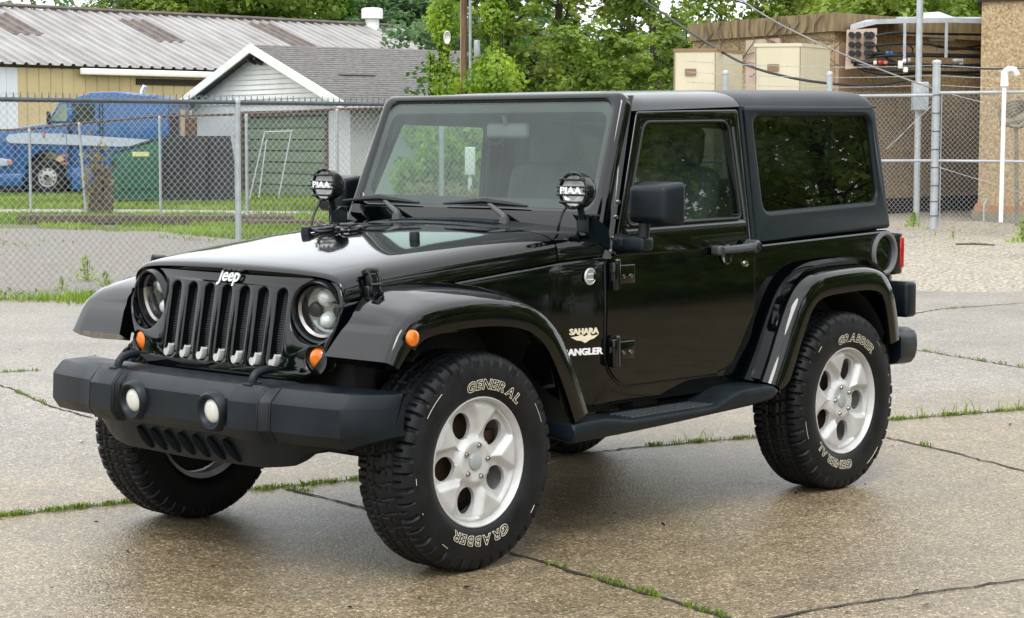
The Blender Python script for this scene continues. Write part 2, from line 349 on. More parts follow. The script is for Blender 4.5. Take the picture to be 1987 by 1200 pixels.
# ---- grille panel: leaning plate, bent along its crown
def gfn(a, b, w):      # a across (y), b height, w thickness
    lean = -.462+(b-.70)*.085+.150*max(0, b-.86)+.22*max(0, b-1.02)**1.2
    return (lean+w+.030*(abs(a)/.6)**2.2, a, b)
gout = [(-.43, .695), (-.50, .735), (-.555, .80), (-.600, .90), (-.612, .965), (-.605, 1.02), (-.585, 1.055), (-.54, 1.083), (-.45, 1.098), (-.3, 1.108), (-.15, 1.113)]
gout = gout+[(0, 1.114)]+[(-a, b) for a, b in gout[::-1]]
holes = []
for k in range(7):
    y = -.309+.103*k; holes.append(rpoly([(y-.029, .748), (y+.029, .748), (y+.029, 1.035), (y-.029, 1.035)], .0288, 7))
for s in (-1, 1): holes.append(circ(44, s*.482, .958, .118)); holes.append(circ(28, s*.516, .789, .050))
gp = plate(gout, holes, .018, .007, 2, gfn)
grille = gp.build('grille', M['paint'], car, angle=40)
gm = MB(); gm.grid([[gfn(a, b, .055) for b in (.74, .9, 1.04)] for a in np.linspace(-.36, .36, 9)]); gm.build('grille_backing', M['dark'], grille, recalc=False)
ms = MB()
for k in range(7):
    y = -.309+.103*k
    for i in range(32):
        z = .752+.280*i/31; ms.add([gfn(y-.03, z-.0022, .013), gfn(y+.03, z-.0022, .013), gfn(y+.03, z+.0022, .013), gfn(y-.03, z+.0022, .013)], [(0, 1, 2, 3)])
    for j in range(7):
        a = y-.029+.058*j/6; ms.add([gfn(a-.002, .75, .0125), gfn(a+.002, .75, .0125), gfn(a+.002, 1.034, .0125), gfn(a-.002, 1.034, .0125)], [(0, 1, 2, 3)])
ms.build('grille_mesh', M['wipers'], grille, recalc=False)
for k in range(7):
    y = -.309+.103*k; c = MB()
    prof = [(-.026, .790), (-.022, .768), (-.012, .752), (.004, .746), (.018, .752), (.023, .766), (.014, .776), (.002, .774), (-.008, .78), (-.015, .796)]
    lo = [gfn(y+a, b, -.027) for a, b in prof]; hi = [gfn(y+a*.8, b+.002, -.036) for a, b in prof]; lo2 = [gfn(y+a, b, .02) for a, b in prof]
    c.loft([lo2, lo, hi]); c.build('slot_clip', M['alloy'], grille)
em = text_mb('Jeep', .070, .003, bold=.0014, shear=.12); em.map(lambda a, b, c: gfn(-a*.98, 1.071+b*.98, -.0275-c)); em.build('emblem', M['silverbadge'], grille)
for s in (-1, 1):
    h = MB(); cx = gfn(s*.482, .958, 0)[0]
    T = Matrix.Translation((cx, s*.482, .958)) @ Matrix.Rotation(s*R_(-11), 4, 'Z') @ Matrix.Rotation(R_(-7), 4, 'Y')
    t = MB(); t.lathe([(.119, .012), (.114, -.016), (.106, -.012), (.100, .03), (.094, .045)], 44, 'x'); h.merge(t, T); hl = h.build('headlight', M['blackgloss'], car)
    t = MB(); t.lathe([(.0, .012), (.03, .010), (.06, .014), (.082, .026), (.092, .042)], 36, 'x'); MB().merge(t, T).build('lens', M['clear'], hl)
    t = MB(); t.lathe([(.101, .045), (.101, .010), (.096, .004), (.087, .012), (.085, .045)], 44, 'x'); MB().merge(t, T).build('bezel', M['steel'], hl)
    t = MB()
    for cz, r in ((.043, .036), (-.043, .034)):
        t.lathe([(.0, .022), (r*.5, .026), (r*.85, .038), (r, .055), (r*1.02, .075)], 22, 'x', (0, 0, cz))
    pass
    MB().merge(t, T).build('projector', M['bulb'], hl)
    for cy in (-.056, .056): t = MB(); t.lathe([(.0, .040), (.018, .042), (.026, .046), (.030, .06)], 18, 'x', (0, cy, -.004)); MB().merge(t, T).build('side_reflector', M['blackgloss'], hl)
    t = MB(); t.lathe([(0, .062), (.05, .066), (.09, .050)], 32, 'x'); MB().merge(t, T).build('reflector', M['lens'], hl)
    a = MB(); ax = gfn(s*.516, .789, 0)[0]; T2 = Matrix.Translation((ax, s*.516, .789)) @ Matrix.Rotation(s*R_(-12), 4, 'Z') @ Matrix.Rotation(R_(-8), 4, 'Y')
    t = MB(); t.lathe([(0, -.026), (.018, -.025), (.034, -.018), (.043, -.006), (.046, .02)], 28, 'x'); a.merge(t, T2); a.build('turn_signal', M['amber'], car)
    t = MB(); t.lathe([(.046, .012), (.046, -.006), (.053, -.010), (.054, .012)], 28, 'x'); MB().merge(t, T2).build('signal_bezel', M['blackgloss'], car)

# ---- windscreen frame
WX = lambda z: .888+(z-1.18)*.387
WH = lambda z: .752-(z-1.18)*.085
def wfn(a, b, w):
    z = 1.18+b*.933; return (WX(z)+w*.933-.04*(abs(a)/.7)**2*0, a, z-w*.36)
bz = lambda z: (z-1.18)/.933
wo = rpoly([(-WH(1.17), bz(1.17)), (WH(1.17), bz(1.17)), (WH(1.772), bz(1.772)), (-WH(1.772), bz(1.772))], [.02, .02, .06, .06], 6)
wi = rpoly([(-.665, bz(1.300)), (.665, bz(1.300)), (.640, bz(1.722)), (-.640, bz(1.722))], [.045]*4, 6)
fr = plate(wo, [wi], .010, .030, 4, wfn); wsf = fr.build('windscreen_frame', M['paint'], car, angle=40)
wfrit = rpoly([(-.652, bz(1.332)), (.652, bz(1.332)), (.626, bz(1.690)), (-.626, bz(1.690))], [.05]*4, 6)
wi2 = rpoly([(-.690, bz(1.285)), (.690, bz(1.285)), (.662, bz(1.737)), (-.662, bz(1.737))], [.045]*4, 6)
ws = MB(); ws.add([wfn(a, b, -.030) for a, b in wi2], [tuple(range(len(wi2)))]); wsg = ws.build('windscreen', M['glass'], car, recalc=False)
plate(wi2, [wfrit], .0015, 0, 2, lambda a, b, w: wfn(a, b, w-.022)).build('windscreen_border', M['rubberseal'], wsg)
# frame hinge brackets and bolts on the driver's and passenger's side
for s in (-1, 1):
    for (z, dx) in ((1.335, .018), (1.275, .018), (1.19, .018), (1.14, .018)):
        b = MB(); b.lathe([(0, s*.006), (.008, s*.005), (.010, 0), (.010, -s*.006)], 10, 'y', (WX(z)+dx, s*(UPY(z)+.004), z)); b.build('frame_bolt', M['steel'], car)
# ---- wipers
for k, (py, ln, tip) in enumerate(((-.30, .30, (.10, .045)), (.33, .30, (.10, .045)))):
    p0 = Vector((.79, py, 1.250)); p1 = Vector((.895, py+.20, 1.322))
    wp = MB(); wp.tube([p0, p0+Vector((.01, .01, .02)), p1], [.017, .014, .008], 8); wp.lathe([(0, .03), (.02, .028), (.024, .0)], 14, 'z', p0-Vector((0, 0, .012)))
    wa = wp.build('wiper', M['wipers'], car)
    bl = MB(); q = [p1+Vector((-.012+.02*t*t*0, .30*t, .004-.02*abs(t))) for t in (-.8, -.4, 0, .35, .8)]
    bl.tube(q, [.005, .011, .014, .011, .005], 6); bl.build('blade', M['rubberseal'], wa)
# ---- hood furniture
for s in (-1, 1):
    b = MB(); b.lathe([(.0, .038), (.018, .036), (.021, .028), (.021, -.005)], 18, 'z', (.25, s*.317, zc(.25)-.010)); b.build('hood_bumper', M['plastic'], car)
    lt = MB(); xl = -.275; yl = hood_w(xl)+.008
    lt.rbox((xl, s*yl, 1.036), (.066, .028, .040), .007); lt.rbox((xl-.004, s*(yl-.001), 1.074), (.040, .026, .055), .007, rx=s*.15); lt.rbox((xl, s*(yl-.012), 1.106), (.064, .034, .026), .007, rx=s*.35)
    for dx in (-.022, .022): lt.tube([(xl+dx, s*(yl+.016), 1.030), (xl+dx, s*(yl+.016), 1.078), (xl+dx, s*(yl-.002), 1.112)], .006, 6)
    lt.tube([(xl-.028, s*(yl+.018), 1.060), (xl+.028, s*(yl+.018), 1.060)], .006, 6)
    lt.build('hood_latch', M['blackgloss'], car)
cab = MB(); cpt = []
hz_ = lambda x, y: zc(x)-.012*(abs(y)/.6)**2
for k in range(64):
    a = k*.42; x, y = .335+.060*math.cos(a)*(1+.22*math.sin(a*.37)), .315+.060*math.sin(a)*(1+.2*math.cos(a*.53)); cpt.append((x, y, hz_(x, y)+.006+.016*(k % 9)/9))
cab.tube(cpt, .0055, 6)
cab.tube([(x, y, hz_(x, y)+.010) for x, y in spline([(.36, .22), (.31, .15), (.33, .12), (.40, .14), (.41, .20), (.37, .25)], 6)], .007, 6); cab.rbox((.42, .24, hz_(.42, .24)+.014), (.05, .07, .026), .008)
cab.tube([(x, y, hz_(x, y)+.008+dz) for x, y, dz in spline([(.76, .66, .05), (.66, .60, .03), (.52, .46, 0), (.40, .37, 0)], 8)], .0055, 6)
cab.build('cable_coil', M['blackgloss'], car)

# ---- upper body: door frames, hardtop, roof
def upfn(s): return lambda a, b, w: (a, s*(UPY(b)+w-.018), b)
def door_low(s, off):
    m = MB(); rows = []; n = 30
    z0, z1 = .590, 1.121
    def xl(z):
        r = .165; d = z-z0
        return .872+(r-math.sqrt(max(0, r*r-(r-d)**2)) if d < r else 0)
    def xr(z):
        d = z-.60
        if z < .60: return 1.60
        t = min(1, d/.26); return 1.60+.243*(1-(1-t)**2.3)**.62
    zs = list(z0+(z1-z0)*(np.linspace(0, 1, n)**1.5))
    for z in zs:
        a, b = xl(z), xr(z); rows.append([(a+(b-a)*t, s*(ysurf(a+(b-a)*t, z)+off), z) for t in np.linspace(0, 1, 18)])
    m.grid(rows)
    rim = [r[0] for r in rows]+rows[-1][1:]+[r[-1] for r in rows[::-1]][1:]+rows[0][::-1][1:]
    m.grid([rim, [(p[0], p[1]-s*.016, p[2]) for p in rim]], True)
    return m, rim
for s in (-1, 1):
    dm, rim = door_low(s, .007); dr = dm.build('door', M['paint'], car, angle=45, recalc=False)
    gp_ = MB(); gp_.tube([(p[0]+(.006 if p[0] > 1.4 else -.006)*(0 if p[2] > 1.115 else 1), p[1]-s*.0065, p[2]-(.006 if p[2] < .75 else 0)) for p in rim if p[2] < 1.118], .0045, 5, closed=False); gp_.build('door_seal', M['rubberseal'], dr)
    fo = [(.905, 1.118), (1.842, 1.118), (1.846, 1.716), (1.145, 1.700)]; fo = rpoly(fo, [.01, .01, .015, .03], 4)
    fi = rpoly([(.985, 1.232), (1.785, 1.242), (1.765, 1.670), (1.175, 1.662)], [.03, .025, .05, .06], 6)
    f2 = plate(fo, [fi], .016, .006, 2, upfn(s)); f2.build('window_frame', M['paint'], dr, angle=40)
    gl = MB(); fi2 = rpoly([(.980, 1.225), (1.79, 1.235), (1.77, 1.675), (1.17, 1.667)], [.03, .025, .05, .06], 6)
    gl.add([(a, s*(UPY(b)-.010), b) for a, b in fi2], [tuple(range(len(fi2)))]); gl.build('window', M['sideglass'], dr, recalc=False)
    tr = MB(); tr.loft([[(x, s*(UPY(1.24)-.012), 1.254+dz), (x, s*(UPY(1.22)+.018), 1.226+dz), (x, s*(UPY(1.22)+.021), 1.214+dz), (x, s*(UPY(1.22)+.002), 1.204+dz)] for x, dz in ((.985, -.010), (1.40, -.004), (1.800, .002))]); tr.build('window_trim', M['roofpaint'], dr)
    tr = MB(); tr.loft([[(1.772+.02*(1.67-z)/.4+dx, s*(UPY(z)+dy), z) for dx, dy in ((-.004, -.008), (.018, .010), (.026, .010), (.028, -.004))] for z in (1.235, 1.45, 1.64)]); tr.build('window_trim', M['roofpaint'], dr)
    ws_ = MB(); wl = rpoly([(.990, 1.238), (1.780, 1.247), (1.760, 1.665), (1.180, 1.657)], [.03, .025, .05, .06], 6)
    ws_.tube([(a, s*(UPY(b)+.006), b) for a, b in wl], .007, 6, closed=True); ws_.build('window_seal', M['rubberseal'], dr)
    # handle, lock, hinges
    hb = MB(); y = s*(HW(1.7)+.007)
    hb.tube([(1.555, y+s*.040, 1.119), (1.68, y+s*.043, 1.122), (1.78, y+s*.040, 1.125)], [.017, .018, .019], 10); hb.rbox((1.555, y+s*.020, 1.118), (.05, .05, .042), .012); hb.lathe([(0, s*.062), (.018, s*.060), (.028, s*.05), (.030, 0)], 20, 'y', (1.795, y, 1.127))
    hb.build('handle', M['wipers'], dr)
    hc = MB(); hc.lathe([(.012, s*.0675), (.017, s*.064), (.019, s*.056)], 16, 'y', (1.795, y, 1.127)); hc.build('handle_button', M['satin'], dr)
    rc = MB(); rc.lathe([(0, -s*.003), (.034, s*.001), (.040, s*.004), (.044, s*.001)], 22, 'y', (1.645, y, 1.095)); rc.build('handle_recess', M['paint'], dr)
    lk = MB(); lk.lathe([(0, s*.012), (.012, s*.011), (.015, 0)], 14, 'y', (1.775, y, 1.052)); lk.build('lock', M['chrome'], dr)
    for hz in (1.045, .737):
        yh = HW(.93)+.010
        hg = MB(); hg.rbox((.965, s*(yh+.006), hz), (.115, .022, .078), .006); hg.rbox((.888, s*(yh+.012), hz-.005), (.030, .034, .115), .008); hg.tube([(.905, s*(yh+.020), hz-.06), (.905, s*(yh+.020), hz+.06)], .012, 10)
        hg.build('hinge', M['paint'], dr)
        for bx in (.945, .992):
            hbm = MB(); hbm.lathe([(0, s*.008), (.008, s*.007), (.010, 0)], 10, 'y', (bx, s*(yh+.016), hz-.008)); hbm.build('hinge_bolt', M['steel'], dr)
        hbm = MB(); hbm.lathe([(0, .008), (.012, .004), (.012, -.003)], 10, 'z', (.905, s*(yh+.020), hz+.06)); hbm.build('hinge_pin', M['steel'], dr)
    # hardtop side
    ho = rpoly([(1.856, 1.134), (2.992, 1.166), (2.964, 1.752), (1.868, 1.735)], [.005, .02, .05, .005], 5)
    hi = rpoly([(1.965, 1.268), (2.898, 1.296), (2.888, 1.694), (1.955, 1.684)], [.045, .06, .05, .045], 8)
    hs = plate(ho, [hi], .016, .022, 4, lambda a, b, w: (a, s*(UPY(b)-.032+w-.010*max(0, (a-2.8)/.19)**2), b)); 
    hp = hs.build('hardtop_side', M['satin'], car, angle=50)
    hg_ = rpoly([(1.955, 1.258), (2.908, 1.286), (2.898, 1.704), (1.945, 1.694)], [.045, .06, .05, .045], 8)
    q = MB(); q.add([(a, s*(UPY(b)-.016), b) for a, b in hg_], [tuple(range(len(hg_)))]); q.build('quarter_window', M['privacy'], hp, recalc=False)
    # A pillar outer skin between windscreen frame and door frame
    ap = MB(); zz = np.linspace(1.11, 1.765, 12)
    ap.grid([[(WX(z)+.0, s*(WH(z)-.006), z-.0), (WX(z)+.006, s*(UPY(z)-.006), z), (WX(z)+.018, s*(UPY(z)+.004), z), (WX(z)+.034, s*(UPY(z)-.004), z), (WX(z)+.036, s*(UPY(z)-.05), z)] for z in zz]); ap.build('a_pillar', M['paint'], car, angle=60, recalc=False)
def zt(x): return lerp(x, [1.085, 1.10, 1.13, 1.18, 1.5, 2.2, 2.88, 2.93, 2.958, 2.968], [1.742, 1.760, 1.775, 1.786, 1.797, 1.812, 1.826, 1.822, 1.805, 1.775])
def roof_sec(x):
    z = zt(x); e = [(0, 0), (.25, .001), (.45, .006), (.56, .012), (.62, .022), (.66, .038), (.688, .062), (.698, .088), (.690, .094), (.655, .094)]
    zb = min(z-.005, lerp(x, [1.08, 1.87, 2.98], [1.700, 1.728, 1.742]))
    pts = [(y, max(z-d, zb-.008*(i > 7))) for i, (y, d) in enumerate(e)]
    return pts
def roof_part(xs, name, mat):
    m = MB(); rows = []
    for x in xs:
        h = roof_sec(x); rows.append([(x, -y, z) for y, z in h[::-1]]+[(x, y, z) for y, z in h[1:]])
    m.grid(rows); m.add(rows[0], [tuple(range(len(rows[0])))]); m.add(rows[-1], [tuple(range(len(rows[-1])))]); m.tube([(1.2, 0, 1.7), (1.21, 0, 1.7)], .001, 3)
    return m.build(name, mat, car, angle=55, recalc=False)
roof_part([1.085, 1.09, 1.10, 1.115, 1.13, 1.155, 1.18, 1.25, 1.35, 1.5, 1.7, 1.86, 1.872], 'roof_panel', M['roofpaint'])
roof_part([1.876, 1.885, 2.0, 2.2, 2.4, 2.6, 2.75, 2.85, 2.89, 2.92, 2.94, 2.955, 2.963, 2.968], 'hardtop_roof', M['satin'])
hr = MB(); hr.grid([[(2.985-.04*(z-1.16)/.6, y, z) for y in np.linspace(-.70, .70, 5)] for z in (1.16, 1.30)]); hr.grid([[(2.985-.04*(z-1.16)/.6, s*y, z) for y in (.60, UPY(z)-.06)] for s in (1,) for z in (1.30, 1.75)]); hr.grid([[(2.985-.04*(z-1.16)/.6, -y, z) for y in (.60, UPY(z)-.06)] for z in (1.30, 1.75)]); hr.build('hardtop_rear', M['satin'], car, recalc=False)
rg = MB(); rg.add([(2.972, -.61, 1.29), (2.972, .61, 1.29), (2.945, .60, 1.75), (2.945, -.60, 1.75)], [(0, 1, 2, 3)]); rg.build('rear_window', M['privacy'], car, recalc=False)

# ---- fenders
def flare(path, s, yin, n=6, pre=(), top=0.0, name='fender', mat=None, w=(.93,), lip=.078, thick=.06, parent=car):
    pts = list(pre)+spline(path, n); sec = []
    for i, (x, z) in enumerate(pts):
        a = pts[max(i-1, 0)]; b = pts[min(i+1, len(pts)-1)]; t = Vector((b[0]-a[0], b[1]-a[1])).normalized(); nx, nz_ = -t.y, t.x
        if nz_ < 0 and abs(t.x) > .5: nx, nz_ = -nx, -nz_
        yi = yin(x)
        lp = lip*min(1, .45+.14*i); q = min(1, max(0, (i-12)/14)) if pre else 1; sp = [(.050*q, yi), (.040*q, yi+(.93-yi)*.45), (.020*q, .860), (.006*q, .900), (-.004, .918), (-.016, .928), (-.020-lp*.5, .932), (-.020-lp, .930), (-.024-lp, .912), (-.016-thick, .86), (-thick, yi)]
        sec.append([(x+nx*k, s*y, z+nz_*k) for k, y in sp])
    return MB().loft(sec)
FPRE = [(-.490, .812), (-.466, .855)]
FP = [(-.442, .897), (-.432, .910), (-.405, .938), (-.345, .972), (-.24, .994), (-.10, 1.004), (.05, 1.002), (.18, .988), (.285, .960), (.375, .905), (.440, .836), (.520, .703), (.598, .540)]
RP = [(1.825, .535), (1.88, .63), (1.96, .785), (2.03, .895), (2.11, .960), (2.22, .990), (2.42, 1.000), (2.60, .997), (2.71, .968), (2.78, .895), (2.82, .79), (2.85, .66)]
for s in (-1, 1):
    flare(FP, s, lambda x: lerp(x, [-.49, -.44, -.40, -.35, -.28], [.60, .635, .655, .645, .60]) if x < -.28 else HW(x)-.02, pre=FPRE).build('front_fender', M['paint'], car, angle=42)
    flare(RP, s, lambda x: .835).build('rear_fender', M['paint'], car, angle=50)
    pts = spline(RP, 6); m = MB(); secs = []
    for i, (x, z) in enumerate(pts):
        a = pts[max(i-1, 0)]; b = pts[min(i+1, len(pts)-1)]; t = Vector((b[0]-a[0], b[1]-a[1])).normalized(); nx, nz_ = -t.y, t.x
        secs.append([(x+nx*k, s*y, z+nz_*k) for k, y in ((.022, .775), (.020, .805), (.010, .828), (-.02, .83), (-.03, .775))])
    m.loft(secs).build('fender_trim', M['satin'], car, angle=50)
    # inner liners
    ln = MB(); ln.grid([[(.02+.49*math.cos(a), s*y, .46+.50*math.sin(a)) for a in np.linspace(.0, PI-.75, 18)] for y in (.56, .70, .90)]); ln.build('wheel_liner', M['dark'], car, recalc=False)
    ln = MB(); ln.grid([[(2.34+.47*math.cos(a), s*y, .45+.48*math.sin(a)) for a in np.linspace(.1, PI-.1, 20)] for y in (.50, .70, .90)]); ln.build('wheel_liner', M['dark'], car, recalc=False)
    sm = MB(); sm.lathe([(0, s*.016), (.018, s*.014), (.028, s*.008), (.031, -s*.003)], 24, 'y', (-.375, s*.931, .890)); sm.build('side_marker', M['amber'], car)

# ---- front bumper
BX = lambda y: lerp(abs(y), [0, .30, .325, .345, .48, .50, .52, .535, .72, .845, .880, .912], [-.702, -.699, -.700, -.728, -.722, -.712, -.690, -.684, -.665, -.640, -.565, -.450])
def bump_sec(y):
    x0 = BX(y); end = max(0, (abs(y)-.845)/.067); zt_ = .702-.010*end; zb = .512+.035*end
    pad = .344 < abs(y) < .481; e = .007 if pad else 0
    x1 = min(-.40, x0+.20)
    return [(x1, zb+.02), (x0+.07, zb-.004), (x0+.030, zb), (x0+.008, zb+.030), (x0, zb+.042), (x0+.004, zt_-.050), (x0+.010, zt_-.040), (x0+.044, zt_-.006+e), (x0+.056, zt_+e), (x1, zt_+.004+e), (x1+.01, zt_-.02)]
ys = [0, .1, .2, .30, .325, .345, .41, .48, .50, .52, .535, .62, .72, .78, .840, .850, .88, .90, .912]
ys = [-y for y in ys[::-1]]+ys[1:]
bm_ = MB(); bm_.loft([[(x, y, z) for x, z in bump_sec(y)] for y in ys]); fb = bm_.build('front_bumper', M['plastic'], car, angle=24)
for y in (-.338, .338, -.492, .492, -.528, .528):
    q = MB(); q.tube([(x-.0005, y, z) for x, z in bump_sec(y)[2:9]], .0032, 5); q.build('bumper_seam', M['rubberseal'], fb)
va = MB()
def vsec(y):
    t = abs(y); x0 = lerp(t, [0, .40, .60, .72], [-.645, -.635, -.60, -.53]); zb = lerp(t, [0, .40, .52, .60, .70], [.395, .400, .415, .47, .515])
    return [(x0+.06, .53), (x0-.012, .525), (x0, .50), (x0+.012, zb+.03), (x0+.03, zb), (x0+.08, zb-.002), (x0+.14, .53)]
va.loft([[(x, y, z) for x, z in vsec(y)] for y in np.linspace(-.70, .70, 29)]); valance = va.build('valance', M['plastic'], fb, angle=40)
vo = MB()
for k in range(7):
    y = -.255+.085*k; pts = []
    for i in range(16):
        a = 2*PI*i/16; u_, v_ = .019*math.cos(a), .040*math.sin(a); pts.append((u_+.75*v_, v_))
    z0 = .452
    def vx(z, yy): return lerp(abs(yy), [0, .40, .60, .72], [-.645, -.635, -.60, -.53])+lerp(z, [.40, .43, .50], [.028, .012, 0])
    lo = [(vx(z0+b, y+a)-.012, y+a, z0+b) for a, b in pts]; hi = [(vx(z0+b, y+a)+.004, y+a*1.05, z0+b*1.05) for a, b in pts]
    vo.add(lo, [tuple(range(16))]); vo.grid([lo, hi], True)
vo.build('valance_vent', M['void'], fb, recalc=False)
for s in (-1, 1):
    T = Matrix.Translation((-.716, s*.232, .600)) @ Matrix.Rotation(R_(-4), 4, 'Y')
    t = MB(); t.lathe([(.078, .03), (.073, .004), (.064, -.006), (.056, -.004), (.050, .006), (.042, .014)], 36, 'x'); fl = MB().merge(t, T).build('fog_lamp', M['plastic'], car)
    t = MB(); t.lathe([(0, .000), (.025, .002), (.040, .008), (.044, .013)], 28, 'x'); MB().merge(t, T).build('fog_lens', M['foglens'], fl)
    hk = MB(); yk = s*.395
    hk.tube(spline([(-.650, yk, .680), (-.650, yk, .720), (-.635, yk, .742), (-.605, yk, .752), (-.57, yk, .755), (-.555, yk, .751)], 5), .0155, 10); hk.rbox((-.650, yk, .708), (.06, .045, .012), .004); hk.build('tow_hook', M['plastic'], fb)
# ---- rear bumper, lamps, filler
rb = MB(); sec = []
for y in [-.92, -.90, -.86, -.7, -.3, 0, .3, .7, .86, .90, .92]:
    e = .04 if abs(y) > .91 else (.012 if abs(y) > .89 else 0); x1 = 3.075-.03*(abs(y)/.9)**3
    sec.append([(2.86, y, .53+e), (x1-.06, y, .525+e), (x1-.015-e, y, .545+e), (x1-e, y, .57+e), (x1-e, y, .67-e), (x1-.02-e, y, .695-e), (x1-.05, y, .70-e), (2.86, y, .70-e)])
rb.loft(sec); rb.build('rear_bumper', M['plastic'], car, angle=40)
for s in (-1, 1):
    tl = MB(); tl.rbox((3.025, s*.735, 1.045), (.075, .125, .200), .012); t_ = tl.build('tail_lamp', M['blackgloss'], car)
    tl = MB(); tl.rbox((3.052, s*.742, 1.050), (.036, .124, .150), .010); tl.build('tail_lens', M['red'], t_)
    bl = MB(); bl.rbox((3.02, s*.80, .83), (.09, .16, .17), .02); bl.build('bumper_guard', M['plastic'], car) if s < 0 else None
ff = MB(); fx, fz = 2.905, 1.050; fy = HW(2.9)
T = Matrix.Translation((fx, -fy-.002, fz))
t = MB(); t.lathe([(.104, .004), (.102, -.010), (.092, -.013), (.084, -.008), (.080, .02), (.074, .05), (0, .055)], 40, 'y'); ff.merge(t, T); fl_ = ff.build('fuel_filler', M['grey'], car)
t = MB(); t.lathe([(.040, .04), (.038, .018), (.030, .014), (0, .014)], 24, 'y'); t.rbox((0, .010, 0), (.07, .02, .016), .005, ry=.6); MB().merge(t, T).build('filler_cap', M['satin'], fl_)
# ---- side steps
for s in (-1, 1):
    xs = [.500, .505, .52, .56, .62, .70, .78, .84, .90, 1.1, 1.3, 1.42, 1.48, 1.54, 1.60, 1.68, 1.76, 1.82, 1.85, 1.868, 1.874]
    zt_ = lambda x: lerp(x, [.5, .505, .52, .72, .86, 1.42, 1.58, 1.80, 1.85, 1.874], [.485, .494, .500, .502, .478, .480, .532, .536, .524, .50])
    zb_ = lambda x: lerp(x, [.5, .505, .52, 1.0, 1.7, 1.82, 1.874], [.43, .422, .415, .425, .452, .462, .49])
    m = MB(); m.loft([[(x, s*.72, zb_(x)+.02), (x, s*.90, zb_(x)), (x, s*.922, zb_(x)+.008), (x, s*.93, zb_(x)+.02), (x, s*.93, zt_(x)-.018), (x, s*.924, zt_(x)-.006), (x, s*.908, zt_(x)), (x, s*.72, zt_(x)+.004)] for x in xs]); stp = m.build('side_step', M['plastic'], car, angle=40)
    tp = MB()
    for i in range(30):
        for j in range(5):
            x = .90+.53*i/29; y = .785+.105*j/4; tp.box((x+.009*(j % 2), s*y, .4805+.0005*i/29), (.012, .016, .007), rz=.5*(1 if (i+j) % 2 else -1))
    tp.build('step_tread', M['wipers'], stp, flat=True)
# ---- mirrors
for s in (-1, 1):
    mdx, mdy = (0, 0) if s < 0 else (.055, -.030)
    m = MB(); bm = bmesh.new(); bmesh.ops.create_cube(bm, size=1)
    for v in bm.verts:
        k = 1 if v.co.x > 0 else .80
        v.co = Vector((v.co.x*.125, v.co.y*.225*k, v.co.z*.180*k))
    bmesh.ops.bevel(bm, geom=bm.edges[:], offset=.024, segments=4, affect='EDGES', profile=.5); bm.verts.index_update()
    m.add([(.955+mdx+v.co.x, s*(.958+mdy+v.co.y*1), 1.332+v.co.z) for v in bm.verts], [[v.index for v in f.verts] for f in bm.faces]); bm.free()
    mh = m.build('mirror', M['plastic'], car, angle=60)
    a = MB(); a.tube([(.945, s*.775, 1.165), (.945, s*.82, 1.166), (.945, s*.90, 1.168)], [.045, .036, .034], 14); a.rbox((.945, s*.880, 1.170), (.075, .11, .058), .014); a.tube([(.945, s*.905, 1.17), (.95+mdx*.6, s*.91, 1.26)], [.026, .022], 12); a.build('mirror_arm', M['plastic'], mh)
    g_ = MB(); g_.rbox((1.015+mdx, s*(.958+mdy), 1.332), (.012, .19, .145), .005); g_.build('mirror_glass', M['chrome'], mh)
# ---- spot lamps on the pillars
for s in (-1, 1):
    T = Matrix.Translation((.745, s*.727, 1.382)) @ Matrix.Rotation(R_(3), 4, 'Y')
    t = MB(); t.lathe([(.064, -.022), (.070, -.016), (.072, .02), (.068, .036), (.055, .058), (.030, .072), (0, .076)], 32, 'x'); sp = MB().merge(t, T).build('spot_lamp', M['blackgloss'], car)
    t = MB(); t.lathe([(0, .022), (.03, .010), (.05, -.004), (.062, -.016)], 28, 'x'); MB().merge(t, T).build('reflector', M['bulb'], sp)
    t = MB()
    for z in (-.046, -.017, .014, .043): 
        hwid = math.sqrt(max(.0001, .078**2-z*z)); t.rbox((-.030, 0, z), (.010, hwid*2, .009), .003)
    for a in np.linspace(0, 2*PI, 9)[:-1]: t.rbox((-.022, .066*math.cos(a), .066*math.sin(a)), (.026, .014, .014), .004)
    t.tube([(-.020, .069*math.cos(a), .069*math.sin(a)) for a in np.linspace(0, 2*PI, 33)[:-1]], .0055, 6, closed=True); MB().merge(t, T).build('lamp_guard', M['blackgloss'], sp)
    t = text_mb('PIAA', .050, .0012, bold=.0010, space=1.0); t.map(lambda a, b, c: (-.0365-c, -a*1.06, -.001+b*.75)); MB().merge(t, T).build('lettering', M['white'], sp)
    b = MB(); b.tube([(.765, s*.727, 1.33), (.785, s*.727, 1.27)], .014, 10)
    b.add([(.80, s*.66, 1.285), (.80, s*.77, 1.285), (.86, s*.80, 1.23), (.87, s*.80, 1.15), (.83, s*.72, 1.19)], [(0, 1, 2, 3, 4)]); b.rbox((.80, s*.715, 1.250), (.010, .09, .07), .004, rz=s*.35); b.rbox((.815, s*.727, 1.282), (.07, .075, .010), .004); b.build('lamp_bracket', M['satin'], sp)
    b = MB(); b.tube(spline([(.76, s*.70, 1.345), (.74, s*.665, 1.30), (.72, s*.66, 1.25), (.735, s*.64, 1.222)], 6) if s < 0 else spline([(.735, s*.75, 1.32), (.70, s*.76, 1.26), (.66, s*.74, 1.20), (.62, s*.70, 1.17)], 6), .0055, 6); b.build('lamp_cable', M['rubberseal'], sp)
